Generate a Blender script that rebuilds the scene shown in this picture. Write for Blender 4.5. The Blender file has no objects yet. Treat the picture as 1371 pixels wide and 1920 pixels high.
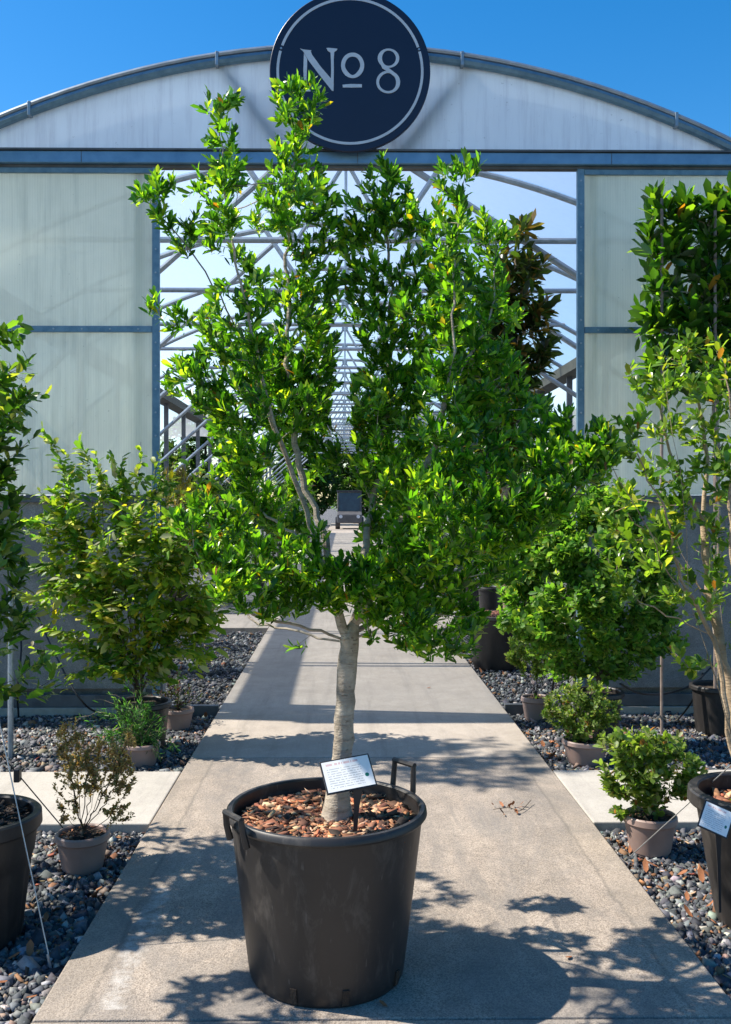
import bpy, math, random
import numpy as np
from mathutils import Vector, Matrix

random.seed(7)
rng = np.random.default_rng(7)
R = math.radians
SC = bpy.context.scene
COL = SC.collection

# ------------------------------------------------------------------ camera
CAM_H = 1.5
FPX = 1800.0            # focal length in photo pixels (photo 1371 x 1920)
YAW = R(0.64)           # camera turned a touch to the right of the path axis
CX, CY = 665.0, 943.0   # pixel hit by the optical axis
cam_d = bpy.data.cameras.new('camera')
cam = bpy.data.objects.new('camera', cam_d)
COL.objects.link(cam)
cam.location = (0, 0, CAM_H)
cam.rotation_euler = (R(90), 0, -YAW)
cam_d.sensor_fit = 'VERTICAL'
cam_d.sensor_height = 36.0
cam_d.lens = 36.0 * FPX / 1920.0
cam_d.shift_x = (1371 / 2 - CX) / 1920.0
cam_d.shift_y = -(1920 / 2 - CY) / 1920.0
cam_d.clip_start = 0.05
cam_d.clip_end = 2000
SC.camera = cam

# ------------------------------------------------------------------ sky, sun, exposure
SUN = Vector((-0.85, 0.105, 1.0)).normalized()
world = bpy.data.worlds.new('World')
SC.world = world
world.use_nodes = True
wn = world.node_tree.nodes
wl = world.node_tree.links
wn.clear()
sky = wn.new('ShaderNodeTexSky')
sky.sky_type = 'NISHITA'
sky.sun_disc = False
sky.sun_elevation = math.asin(SUN.z)
sky.sun_rotation = math.atan2(SUN.x, SUN.y)
sky.altitude = 100
sky.air_density = 1.0
sky.dust_density = 0.4
sky.ozone_density = 1.6
hs = wn.new('ShaderNodeHueSaturation')
hs.inputs['Saturation'].default_value = 1.47
bg = wn.new('ShaderNodeBackground')
bg.inputs['Strength'].default_value = 0.108
wo = wn.new('ShaderNodeOutputWorld')
wl.new(sky.outputs[0], hs.inputs['Color'])
wl.new(hs.outputs[0], bg.inputs['Color'])
wl.new(bg.outputs[0], wo.inputs['Surface'])

sun_d = bpy.data.lights.new('sun', 'SUN')
sun_d.energy = 5.0
sun_d.angle = R(0.53)
sun_d.color = (1.0, 0.93, 0.82)
sun = bpy.data.objects.new('sun', sun_d)
sun.rotation_euler = SUN.to_track_quat('Z', 'Y').to_euler()
sun.location = SUN * 60
COL.objects.link(sun)

SC.view_settings.view_transform = 'Standard'
SC.view_settings.look = 'None'
SC.view_settings.exposure = 0.91
SC.view_settings.gamma = 1.0
SC.view_settings.use_curve_mapping = False
SC.render.engine = 'CYCLES'
SC.cycles.max_bounces = 8
SC.cycles.transparent_max_bounces = 16
SC.cycles.diffuse_bounces = 3
SC.cycles.glossy_bounces = 2
SC.cycles.transmission_bounces = 4
SC.cycles.sample_clamp_indirect = 4.0
SC.cycles.use_denoising = True
SC.cycles.caustics_reflective = False
SC.cycles.caustics_refractive = False

# ------------------------------------------------------------------ pixel -> world
_F = np.array([math.sin(YAW), math.cos(YAW), 0.0])
_R = np.array([math.cos(YAW), -math.sin(YAW), 0.0])
_U = np.array([0, 0, 1.0])
_C = np.array([0, 0, CAM_H])


def ray(px, py):
    return _F + (px - CX) / FPX * _R - (py - CY) / FPX * _U


def P(px, py, Y):
    d = ray(px, py)
    return _C + d * (Y / d[1])


def G(px, py, z=0.0):
    d = ray(px, py)
    return _C + d * ((z - CAM_H) / d[2])


# ------------------------------------------------------------------ materials
MATS = {}


def ramp(nt, fac, stops):
    r = nt.nodes.new('ShaderNodeValToRGB')
    el = r.color_ramp.elements
    while len(el) < len(stops):
        el.new(0.5)
    for e, (p, c) in zip(el, stops):
        e.position = p
        e.color = (*c, 1) if len(c) == 3 else c
    nt.links.new(fac, r.inputs['Fac'])
    return r.outputs['Color']


def noise(nt, scale, detail=4, rough=0.6, vec=None, dist=0.0):
    n = nt.nodes.new('ShaderNodeTexNoise')
    n.inputs['Scale'].default_value = scale
    n.inputs['Detail'].default_value = detail
    n.inputs['Roughness'].default_value = rough
    n.inputs['Distortion'].default_value = dist
    if vec is not None:
        nt.links.new(vec, n.inputs['Vector'])
    return n.outputs['Fac']


def coords(nt, kind='Object', scale=(1, 1, 1)):
    t = nt.nodes.new('ShaderNodeTexCoord')
    m = nt.nodes.new('ShaderNodeMapping')
    m.inputs['Scale'].default_value = scale
    nt.links.new(t.outputs[kind], m.inputs['Vector'])
    return m.outputs['Vector']


def wcoords(nt, scale=(1, 1, 1)):
    t = nt.nodes.new('ShaderNodeNewGeometry')
    m = nt.nodes.new('ShaderNodeMapping')
    m.inputs['Scale'].default_value = scale
    nt.links.new(t.outputs['Position'], m.inputs['Vector'])
    return m.outputs['Vector']


def mixc(nt, fac, a, b, mode='MIX'):
    m = nt.nodes.new('ShaderNodeMix')
    m.data_type = 'RGBA'
    m.blend_type = mode
    if isinstance(fac, (int, float)):
        m.inputs['Factor'].default_value = fac
    else:
        nt.links.new(fac, m.inputs['Factor'])
    for s, v in (('A', a), ('B', b)):
        sock = [i for i in m.inputs if i.name == s and i.type == 'RGBA'][0]
        if isinstance(v, tuple):
            sock.default_value = (*v[:3], 1)
        else:
            nt.links.new(v, sock)
    return [o for o in m.outputs if o.type == 'RGBA'][0]


def mathn(nt, op, a, b=0.0, c=None):
    m = nt.nodes.new('ShaderNodeMath')
    m.operation = op
    for i, v in enumerate((a, b, c)):
        if v is None:
            continue
        if isinstance(v, (int, float)):
            m.inputs[i].default_value = v
        else:
            nt.links.new(v, m.inputs[i])
    return m.outputs[0]


def bump(nt, height, strength, dist):
    b = nt.nodes.new('ShaderNodeBump')
    b.inputs['Strength'].default_value = strength
    b.inputs['Distance'].default_value = dist
    nt.links.new(height, b.inputs['Height'])
    return b.outputs['Normal']


def newmat(name):
    m = bpy.data.materials.new(name)
    m.use_nodes = True
    nt = m.node_tree
    nt.nodes.clear()
    out = nt.nodes.new('ShaderNodeOutputMaterial')
    MATS[name] = m
    return m, nt, out


def principled(nt, out, color=None, rough=0.6, metal=0.0, spec=0.5, normal=None):
    p = nt.nodes.new('ShaderNodeBsdfPrincipled')
    if isinstance(color, tuple):
        p.inputs['Base Color'].default_value = (*color[:3], 1)
    elif color is not None:
        nt.links.new(color, p.inputs['Base Color'])
    if isinstance(rough, (int, float)):
        p.inputs['Roughness'].default_value = rough
    else:
        nt.links.new(rough, p.inputs['Roughness'])
    p.inputs['Metallic'].default_value = metal
    p.inputs['Specular IOR Level'].default_value = spec
    if normal is not None:
        nt.links.new(normal, p.inputs['Normal'])
    if out is not None:
        nt.links.new(p.outputs[0], out.inputs['Surface'])
    return p


def simple(name, ca, cb, scale=8, rough=0.6, metal=0.0, bs=0.15, bd=0.002, spec=0.5):
    m, nt, out = newmat(name)
    v = coords(nt)
    n = noise(nt, scale, 5, 0.65, v)
    c = ramp(nt, n, [(0.3, ca), (0.7, cb)])
    nb = noise(nt, scale * 6, 3, 0.6, v)
    principled(nt, out, c, rough, metal, spec, bump(nt, nb, bs, bd))
    return m


def concrete(name, base, dark, light, speck, agg=1.0, strips=False):
    m, nt, out = newmat(name)
    v = wcoords(nt)
    big = noise(nt, 1.3, 6, 0.65, v, 0.6)
    mid = noise(nt, 7, 6, 0.7, v, 0.4)
    fine = noise(nt, 260, 3, 0.7, v)
    c = ramp(nt, big, [(0.28, dark), (0.5, base), (0.74, light)])
    c = mixc(nt, 0.5, c, ramp(nt, mid, [(0.3, dark), (0.55, base), (0.8, light)]))
    # exposed aggregate specks
    vo = nt.nodes.new('ShaderNodeTexVoronoi')
    vo.inputs['Scale'].default_value = 230
    nt.links.new(v, vo.inputs['Vector'])
    sp = ramp(nt, vo.outputs['Color'], [(0.25, (0.55, 0.53, 0.5)), (0.5, (1, 1, 1)), (0.85, (1.32, 1.3, 1.26))])
    c = mixc(nt, speck, c, sp, 'MULTIPLY')
    c = mixc(nt, speck * 0.9, c, ramp(nt, fine, [(0.32, (0.42, 0.41, 0.4)), (0.5, (1, 1, 1)), (0.7, (1.25, 1.25, 1.25))]), 'MULTIPLY')
    stain = noise(nt, 2.4, 7, 0.72, wcoords(nt, (1, 0.45, 1)), 1.2)
    c = mixc(nt, mathn(nt, 'MULTIPLY', ramp(nt, stain, [(0.43, (0, 0, 0)), (0.64, (1, 1, 1))]), 0.62 * agg), c, (0.165, 0.155, 0.145))
    drag = noise(nt, 1.0, 6, 0.7, wcoords(nt, (7, 0.5, 1)), 0.5)
    c = mixc(nt, mathn(nt, 'MULTIPLY', ramp(nt, drag, [(0.50, (0, 0, 0)), (0.70, (1, 1, 1))]), 0.38), c, (0.15, 0.135, 0.12))
    # black lichen spots
    sp2 = noise(nt, 85, 4, 0.75, v, 0.2)
    c = mixc(nt, mathn(nt, 'MULTIPLY', ramp(nt, sp2, [(0.60, (0, 0, 0)), (0.72, (1, 1, 1))]), 0.42 * agg), c, (0.06, 0.056, 0.05))
    h = mathn(nt, 'ADD', mathn(nt, 'MULTIPLY', fine, 0.6), mathn(nt, 'MULTIPLY', vo.outputs['Distance'], 0.5))
    if strips:
        sep = nt.nodes.new('ShaderNodeSeparateXYZ')
        nt.links.new(v, sep.inputs[0])
        wob = mathn(nt, 'MULTIPLY', mathn(nt, 'SUBTRACT', noise(nt, 5, 4, 0.7, v), 0.5), 0.05)
        # trowelled edge bands along both sides of the walk
        for x0, sgn in ((-0.765, 1), (1.03, -1)):
            d = mathn(nt, 'ADD', mathn(nt, 'SUBTRACT', sep.outputs['X'], x0), wob)
            g = ramp(nt, mathn(nt, 'ABSOLUTE', d), [(0.0, (1, 1, 1)), (0.012, (0, 0, 0))])
            c = mixc(nt, mathn(nt, 'MULTIPLY', g, 0.45), c, (0.11, 0.10, 0.085))
            side = ramp(nt, mathn(nt, 'MULTIPLY', d, -sgn * 8.0), [(0.0, (0, 0, 0)), (0.1, (1, 1, 1))])
            c = mixc(nt, mathn(nt, 'MULTIPLY', side, 0.16), c, (0.30, 0.25, 0.19))
        # pale patched cement streak beside the left band
        d = mathn(nt, 'ADD', mathn(nt, 'SUBTRACT', sep.outputs['X'], -0.70), mathn(nt, 'MULTIPLY', mathn(nt, 'SUBTRACT', noise(nt, 9, 3, 0.7, v), 0.5), 0.12))
        g = ramp(nt, mathn(nt, 'ABSOLUTE', d), [(0.02, (1, 1, 1)), (0.045, (0, 0, 0))])
        yb = mathn(nt, 'MULTIPLY', mathn(nt, 'LESS_THAN', sep.outputs['Y'], 3.75), mathn(nt, 'GREATER_THAN', sep.outputs['Y'], 2.85))
        c = mixc(nt, mathn(nt, 'MULTIPLY', mathn(nt, 'MULTIPLY', mathn(nt, 'MULTIPLY', g, yb), ramp(nt, noise(nt, 14, 5, 0.8, v), [(0.4, (0, 0, 0)), (0.6, (1, 1, 1))])), 0.5), c, (0.55, 0.53, 0.5))
    principled(nt, out, c, 0.88, 0, 0.3, bump(nt, h, 0.35 * agg + 0.08, 0.004))
    return m


concrete('concrete_walk', (0.355, 0.298, 0.246), (0.20, 0.174, 0.148), (0.465, 0.40, 0.336), 0.75, 1.0, True)
concrete('concrete_smooth', (0.38, 0.33, 0.28), (0.29, 0.25, 0.21), (0.46, 0.405, 0.345), 0.25, 0.25)
concrete('concrete_slab', (0.43, 0.40, 0.355), (0.34, 0.315, 0.28), (0.49, 0.46, 0.415), 0.2, 0.15)
concrete('base_wall_render', (0.33, 0.31, 0.285), (0.20, 0.19, 0.175), (0.44, 0.42, 0.39), 0.55, 1.0)

simple('soil', (0.020, 0.014, 0.010), (0.05, 0.034, 0.022), 30, 0.95, bs=0.8, bd=0.006)
simple('galvanised', (0.20, 0.25, 0.30), (0.36, 0.42, 0.47), 18, 0.42, 0.55, bs=0.05)
simple('galvanised_pipe', (0.27, 0.32, 0.37), (0.42, 0.47, 0.52), 12, 0.36, 0.55, bs=0.04)
simple('steel_blue', (0.10, 0.19, 0.26), (0.19, 0.30, 0.37), 14, 0.5, 0.35, bs=0.08)
simple('header_steel', (0.10, 0.23, 0.38), (0.17, 0.33, 0.50), 6, 0.45, 0.3, bs=0.05)  # blue of the reflected sky is put into the base colour
simple('dark_gutter', (0.05, 0.055, 0.045), (0.10, 0.105, 0.085), 5, 0.7, 0.1)
simple('dark_post', (0.07, 0.075, 0.08), (0.15, 0.155, 0.16), 6, 0.55, 0.3)
simple('timber_sill', (0.30, 0.27, 0.22), (0.45, 0.42, 0.36), 9, 0.8)
simple('taupe_plastic', (0.24, 0.165, 0.14), (0.31, 0.22, 0.19), 7, 0.5, bs=0.04)
simple('sign_navy', (0.003, 0.007, 0.030), (0.005, 0.010, 0.036), 3, 0.38, bs=0.02)
simple('sign_paint', (0.50, 0.53, 0.57), (0.62, 0.65, 0.69), 9, 0.5, bs=0.05)
simple('label_black', (0.010, 0.011, 0.013), (0.02, 0.02, 0.024), 9, 0.4, bs=0.03)
simple('wire_steel', (0.38, 0.38, 0.37), (0.55, 0.55, 0.54), 30, 0.4, 0.6)
simple('hose_black', (0.010, 0.010, 0.010), (0.022, 0.022, 0.022), 20, 0.45)
simple('cane', (0.16, 0.12, 0.10), (0.28, 0.22, 0.19), 20, 0.75)
simple('dead_leaf', (0.17, 0.06, 0.025), (0.36, 0.14, 0.05), 25, 0.75)
simple('cart_body', (0.05, 0.05, 0.055), (0.10, 0.10, 0.105), 4, 0.5)
simple('cart_dark', (0.015, 0.017, 0.02), (0.03, 0.033, 0.036), 5, 0.45)
simple('cart_glass', (0.02, 0.04, 0.06), (0.04, 0.08, 0.10), 3, 0.35, spec=0.5)
simple('white_column', (0.5, 0.5, 0.48), (0.6, 0.6, 0.58), 3, 0.7)
simple('green_cane', (0.12, 0.28, 0.03), (0.22, 0.4, 0.05), 9, 0.5)
simple('door_trim', (0.45, 0.47, 0.45), (0.56, 0.58, 0.56), 9, 0.55)


def black_plastic(name, dust):
    m, nt, out = newmat(name)
    v = coords(nt)
    n = noise(nt, 3.0, 6, 0.7, v, 0.3)
    streak = noise(nt, 16, 5, 0.75, coords(nt, 'Object', (1, 1, 0.35)), 0.5)
    c = ramp(nt, n, [(0.3, (0.014, 0.013, 0.013)), (0.7, (0.026, 0.023, 0.022))])
    d = mathn(nt, 'MULTIPLY', ramp(nt, streak, [(0.52, (0, 0, 0)), (0.85, (1, 1, 1))]), dust)
    c = mixc(nt, d, c, (0.16, 0.14, 0.12))
    sc = noise(nt, 60, 2, 0.5, coords(nt, 'Object', (1, 1, 0.18)))
    scr = mathn(nt, 'MULTIPLY', ramp(nt, sc, [(0.70, (0, 0, 0)), (0.74, (1, 1, 1))]), 0.35 * dust)
    c = mixc(nt, scr, c, (0.25, 0.24, 0.22))
    rough = mathn(nt, 'ADD', mathn(nt, 'MULTIPLY', streak, 0.3), 0.32)
    principled(nt, out, c, rough, 0, 0.5, bump(nt, noise(nt, 90, 2, 0.5, v), 0.06, 0.001))
    return m


black_plastic('black_pot', 0.5)
black_plastic('black_pot_plain', 0.25)


def sheet_mat(name, tint, transp, transl, dirt, ribs=True, dirtcol=(0.30, 0.32, 0.30)):
    m, nt, out = newmat(name)
    v = wcoords(nt)
    vs = wcoords(nt, (9, 9, 0.55))
    big = noise(nt, 0.8, 5, 0.65, v, 0.5)
    st = noise(nt, 1.6, 6, 0.75, vs)
    spot = noise(nt, 26, 3, 0.7, v)
    c = mixc(nt, mathn(nt, 'MULTIPLY', ramp(nt, st, [(0.48, (0, 0, 0)), (0.8, (1, 1, 1))]), dirt), tint, dirtcol)
    c = mixc(nt, mathn(nt, 'MULTIPLY', ramp(nt, big, [(0.42, (0, 0, 0)), (0.8, (1, 1, 1))]), dirt * 0.55), c, dirtcol)
    c = mixc(nt, mathn(nt, 'MULTIPLY', ramp(nt, spot, [(0.69, (0, 0, 0)), (0.75, (1, 1, 1))]), dirt * 0.8), c, (0.10, 0.11, 0.10))
    nrm = None
    if ribs:
        w = nt.nodes.new('ShaderNodeTexWave')
        w.inputs['Scale'].default_value = 17
        w.inputs['Distortion'].default_value = 0.2
        nt.links.new(v, w.inputs['Vector'])
        c = mixc(nt, 0.05, c, w.outputs['Color'], 'MULTIPLY')
        nrm = bump(nt, w.outputs['Fac'], 0.10, 0.002)
    p = principled(nt, None, c, 0.30, 0, 0.4, nrm)
    tl = nt.nodes.new('ShaderNodeBsdfTranslucent')
    nt.links.new(c, tl.inputs['Color'])
    mx = nt.nodes.new('ShaderNodeMixShader')
    mx.inputs[0].default_value = transl
    nt.links.new(p.outputs[0], mx.inputs[1])
    nt.links.new(tl.outputs[0], mx.inputs[2])
    tr = nt.nodes.new('ShaderNodeBsdfTransparent')
    tr.inputs['Color'].default_value = (*tint, 1)
    mx2 = nt.nodes.new('ShaderNodeMixShader')
    mx2.inputs[0].default_value = transp
    nt.links.new(mx.outputs[0], mx2.inputs[1])
    nt.links.new(tr.outputs[0], mx2.inputs[2])
    nt.links.new(mx2.outputs[0], out.inputs['Surface'])
    return m


sheet_mat('poly_roof', (0.92, 0.96, 0.98), 0.62, 0.62, 0.10, False)
sheet_mat('poly_gable', (0.92, 0.965, 1.0), 0.12, 0.62, 0.42, False, (0.36, 0.36, 0.44))
sheet_mat('poly_panel', (0.985, 0.985, 0.88), 0.20, 0.60, 0.50, True, (0.52, 0.56, 0.50))


def leaf_mat(name, transl=0.38, rough=0.36, spec=0.5, tcol=(1.9, 1.75, 0.7)):
    m, nt, out = newmat(name)
    a = nt.nodes.new('ShaderNodeAttribute')
    a.attribute_name = 'leafcol'
    c = a.outputs['Color']
    p = principled(nt, None, c, rough, 0, spec)
    tl = nt.nodes.new('ShaderNodeBsdfTranslucent')
    nt.links.new(mixc(nt, 1.0, c, tcol, 'MULTIPLY'), tl.inputs['Color'])
    mx = nt.nodes.new('ShaderNodeMixShader')
    mx.inputs[0].default_value = transl
    nt.links.new(p.outputs[0], mx.inputs[1])
    nt.links.new(tl.outputs[0], mx.inputs[2])
    nt.links.new(mx.outputs[0], out.inputs['Surface'])
    return m


leaf_mat('leaf_glossy', 0.52, 0.28, 0.55, (2.4, 2.3, 0.5))
leaf_mat('leaf_soft', 0.52, 0.45, 0.4, (2.0, 2.1, 0.7))
leaf_mat('leaf_dull', 0.4, 0.6, 0.3)


def bark_mat(name, a, b, dark, rings=True):
    m, nt, out = newmat(name)
    v = wcoords(nt)
    n = noise(nt, 14, 6, 0.7, v, 0.3)
    hz = noise(nt, 9, 5, 0.7, wcoords(nt, (1.0, 1.0, 7.0)), 0.4)
    c = ramp(nt, n, [(0.3, a), (0.7, b)])
    c = mixc(nt, mathn(nt, 'MULTIPLY', ramp(nt, hz, [(0.50, (0, 0, 0)), (0.68, (1, 1, 1))]), 0.6 if rings else 0.3), c, dark)
    ln = noise(nt, 60, 2, 0.6, wcoords(nt, (1, 1, 2.6)))
    c = mixc(nt, mathn(nt, 'MULTIPLY', ramp(nt, ln, [(0.62, (0, 0, 0)), (0.70, (1, 1, 1))]), 0.7), c, dark)
    c = mixc(nt, 0.55, c, ramp(nt, noise(nt, 6, 5, 0.7, v, 0.8), [(0.35, (0.55, 0.54, 0.52)), (0.65, (1.15, 1.15, 1.12))]), 'MULTIPLY')
    principled(nt, out, c, 0.85, 0, 0.2, bump(nt, mathn(nt, 'ADD', n, mathn(nt, 'ADD', hz, ln)), 0.7, 0.005))
    return m


bark_mat('bark_grey', (0.30, 0.25, 0.19), (0.52, 0.45, 0.36), (0.12, 0.09, 0.065))
bark_mat('bark_tan', (0.32, 0.235, 0.15), (0.47, 0.36, 0.25), (0.16, 0.10, 0.06), False)
bark_mat('bark_dark', (0.055, 0.04, 0.03), (0.12, 0.09, 0.065), (0.02, 0.016, 0.012), False)


def attr_mat(name, attr, rough=0.8, bs=0.3):
    m, nt, out = newmat(name)
    a = nt.nodes.new('ShaderNodeAttribute')
    a.attribute_name = attr
    n = noise(nt, 70, 4, 0.7, wcoords(nt))
    c = mixc(nt, 0.6, a.outputs['Color'], ramp(nt, n, [(0.3, (0.65, 0.65, 0.65)), (0.7, (1.3, 1.3, 1.3))]), 'MULTIPLY')
    principled(nt, out, c, rough, 0, 0.4, bump(nt, n, bs, 0.002))
    return m


attr_mat('stone', 'leafcol', 0.75)
attr_mat('bark_chip', 'leafcol', 0.85)

# ground under the stones
m, nt, out = newmat('gravel_ground')
v = wcoords(nt)
vo = nt.nodes.new('ShaderNodeTexVoronoi')
vo.inputs['Scale'].default_value = 38
nt.links.new(v, vo.inputs['Vector'])
n = noise(nt, 3, 5, 0.7, v)
c = ramp(nt, vo.outputs['Color'], [(0.1, (0.045, 0.048, 0.052)), (0.5, (0.12, 0.125, 0.13)), (0.9, (0.26, 0.255, 0.25))])
c = mixc(nt, 0.7, c, ramp(nt, n, [(0.3, (0.6, 0.6, 0.6)), (0.7, (1.2, 1.15, 1.1))]), 'MULTIPLY')
principled(nt, out, c, 0.9, 0, 0.2, bump(nt, vo.outputs['Distance'], 0.9, 0.012))

# printed white plant label
m, nt, out = newmat('label_card')
t = nt.nodes.new('ShaderNodeTexCoord')
sep = nt.nodes.new('ShaderNodeSeparateXYZ')
nt.links.new(t.outputs['UV'], sep.inputs[0])
row = mathn(nt, 'FRACT', mathn(nt, 'MULTIPLY', sep.outputs['Y'], 13.0))
rowm = mathn(nt, 'LESS_THAN', mathn(nt, 'ABSOLUTE', mathn(nt, 'SUBTRACT', row, 0.5)), 0.17)
mp = nt.nodes.new('ShaderNodeMapping')
mp.inputs['Scale'].default_value = (46, 13, 1)
nt.links.new(t.outputs['UV'], mp.inputs['Vector'])
wds = nt.nodes.new('ShaderNodeTexWhiteNoise')
fl = nt.nodes.new('ShaderNodeVectorMath')
fl.operation = 'FLOOR'
nt.links.new(mp.outputs[0], fl.inputs[0])
nt.links.new(fl.outputs[0], wds.inputs['Vector'])
wm = mathn(nt, 'GREATER_THAN', wds.outputs['Value'], 0.22)
inx = mathn(nt, 'MULTIPLY', mathn(nt, 'GREATER_THAN', sep.outputs['X'], 0.08), mathn(nt, 'LESS_THAN', sep.outputs['X'], 0.80))
iny = mathn(nt, 'MULTIPLY', mathn(nt, 'GREATER_THAN', sep.outputs['Y'], 0.10), mathn(nt, 'LESS_THAN', sep.outputs['Y'], 0.78))
tx = mathn(nt, 'MULTIPLY', mathn(nt, 'MULTIPLY', rowm, wm), mathn(nt, 'MULTIPLY', inx, iny))
c = mixc(nt, mathn(nt, 'MULTIPLY', tx, 0.55), (0.80, 0.80, 0.79), (0.18, 0.18, 0.20))
hd = mathn(nt, 'MULTIPLY', mathn(nt, 'MULTIPLY', mathn(nt, 'GREATER_THAN', sep.outputs['Y'], 0.85), mathn(nt, 'LESS_THAN', sep.outputs['Y'], 0.92)), mathn(nt, 'MULTIPLY', inx, mathn(nt, 'GREATER_THAN', wds.outputs['Value'], 0.25)))
c = mixc(nt, mathn(nt, 'MULTIPLY', hd, 0.5), c, (0.55, 0.16, 0.16))
dx = mathn(nt, 'MULTIPLY', mathn(nt, 'SUBTRACT', sep.outputs['X'], 0.88), 1.5)
dy = mathn(nt, 'SUBTRACT', sep.outputs['Y'], 0.36)
rr = mathn(nt, 'SQRT', mathn(nt, 'ADD', mathn(nt, 'MULTIPLY', dx, dx), mathn(nt, 'MULTIPLY', dy, dy)))
c = mixc(nt, mathn(nt, 'LESS_THAN', rr, 0.065), c, (0.01, 0.16, 0.12))
principled(nt, out, c, 0.35, 0, 0.5)


# ------------------------------------------------------------------ mesh helpers
class MB:
    def __init__(s):
        s.v = []
        s.f = []
        s.n = 0

    def add(s, verts, faces):
        verts = np.asarray(verts, dtype=float).reshape(-1, 3)
        s.v.append(verts)
        o = s.n
        for f in faces:
            s.f.append(tuple(i + o for i in f))
        s.n += len(verts)
        return s

    def box(s, x0, x1, y0, y1, z0, z1):
        v = [(x, y, z) for z in (z0, z1) for y in (y0, y1) for x in (x0, x1)]
        return s.add(v, [(0, 2, 3, 1), (4, 5, 7, 6), (0, 1, 5, 4), (2, 6, 7, 3), (0, 4, 6, 2), (1, 3, 7, 5)])

    def tube(s, pts, rad, sides=8, caps=True):
        pts = np.asarray(pts, dtype=float)
        n = len(pts)
        rad = np.full(n, rad) if np.isscalar(rad) else np.asarray(rad, dtype=float)
        tan = np.gradient(pts, axis=0)
        tan /= np.linalg.norm(tan, axis=1, keepdims=True) + 1e-12
        up = np.array([0, 0, 1.0]) if abs(tan[0][2]) < 0.9 else np.array([1.0, 0, 0])
        u = np.cross(tan[0], up)
        u /= np.linalg.norm(u)
        a = np.arange(sides) / sides * 2 * np.pi
        vs = []
        for i in range(n):
            u = u - tan[i] * np.dot(u, tan[i])
            u /= np.linalg.norm(u) + 1e-12
            w = np.cross(tan[i], u)
            vs.append(pts[i] + rad[i] * (np.cos(a)[:, None] * u + np.sin(a)[:, None] * w))
        fs = []
        for i in range(n - 1):
            for k in range(sides):
                k2 = (k + 1) % sides
                fs.append((i * sides + k, i * sides + k2, (i + 1) * sides + k2, (i + 1) * sides + k))
        if caps:
            fs.append(tuple(reversed(range(sides))))
            fs.append(tuple((n - 1) * sides + k for k in range(sides)))
        return s.add(np.concatenate(vs), fs)

    def lathe(s, prof, sides=48, wob=None):
        vs = []
        for (r, z) in prof:
            for k in range(sides):
                a = k / sides * 2 * math.pi
                rr = r if wob is None else r + wob(a, z)
                vs.append((rr * math.cos(a), rr * math.sin(a), z))
        fs = []
        for i in range(len(prof) - 1):
            for k in range(sides):
                k2 = (k + 1) % sides
                fs.append((i * sides + k, i * sides + k2, (i + 1) * sides + k2, (i + 1) * sides + k))
        return s.add(vs, fs)

    def prism(s, poly, axis, d0, d1):
        """polygon extruded along axis 'y' (poly in x,z)"""
        n = len(poly)
        v = [(x, d0, z) for x, z in poly] + [(x, d1, z) for x, z in poly]
        fs = [tuple(range(n)), tuple(reversed(range(n, 2 * n)))]
        for i in range(n):
            j = (i + 1) % n
            fs.append((j, i, i + n, j + n))
        return s.add(v, fs)

    def mesh(s, name, mat, smooth=False):
        me = bpy.data.meshes.new(name)
        me.from_pydata(np.concatenate(s.v).tolist(), [], s.f)
        me.materials.append(MATS[mat])
        if smooth:
            me.polygons.foreach_set('use_smooth', np.ones(len(me.polygons), dtype=bool))
        me.update()
        if smooth:
            me.set_sharp_from_angle(angle=R(38))
        return me

    def build(s, name, mat, parent=None, smooth=False, bevel=0.0, **tags):
        o = bpy.data.objects.new(name, s.mesh(name, mat, smooth))
        COL.objects.link(o)
        o.parent = parent
        if bevel:
            b = o.modifiers.new('bevel', 'BEVEL')
            b.width = bevel
            b.segments = 2
            b.limit_method = 'ANGLE'
        tag(o, **tags)
        return o


def tag(o, label=None, cat=None, group=None, kind=None):
    if label:
        o['label'] = label
    if cat:
        o['category'] = cat
    if group:
        o['group'] = group
    if kind:
        o['kind'] = kind
    return o


def empty(name, loc, **tags):
    o = bpy.data.objects.new(name, None)
    o.empty_display_size = 0.1
    o.location = [float(x) for x in loc]
    COL.objects.link(o)
    return tag(o, **tags)


def link_mesh(name, me, parent=None, loc=(0, 0, 0)):
    o = bpy.data.objects.new(name, me)
    COL.objects.link(o)
    o.parent = parent
    o.location = loc
    return o


def copy_tree(o, parent=None):
    c = o.copy()
    COL.objects.link(c)
    c.parent = parent
    for ch in list(o.children):
        copy_tree(ch, c)
    return c


def set_col(me, cols):
    ca = me.color_attributes.new('leafcol', 'FLOAT_COLOR', 'POINT')
    a = np.ones((len(me.vertices), 4), dtype=np.float32)
    a[:, :3] = cols
    ca.data.foreach_set('color', a.ravel())


def mesh_np(name, V, F4, mat, cols=None, smooth=False):
    """fast mesh: V (n,3), F4 list of arrays of equal-length faces"""
    me = bpy.data.meshes.new(name)
    me.vertices.add(len(V))
    me.vertices.foreach_set('co', np.asarray(V, dtype=np.float32).ravel())
    idx, st, off = [], [], 0
    for F in F4:
        k = F.shape[1]
        idx.append(F.ravel())
        st.append(off + np.arange(len(F)) * k)
        off += F.size
    idx = np.concatenate(idx).astype(np.int32)
    st = np.concatenate(st).astype(np.int32)
    me.loops.add(len(idx))
    me.loops.foreach_set('vertex_index', idx)
    me.polygons.add(len(st))
    me.polygons.foreach_set('loop_start', st)
    me.update(calc_edges=True)
    me.validate()
    if smooth:
        me.polygons.foreach_set('use_smooth', np.ones(len(me.polygons), dtype=bool))
    me.materials.append(MATS[mat])
    if cols is not None:
        set_col(me, cols)
    return me


# ================================================================== SETTING
GZ = -0.045      # gravel level
PX0, PX1 = -0.905, 1.17

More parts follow.
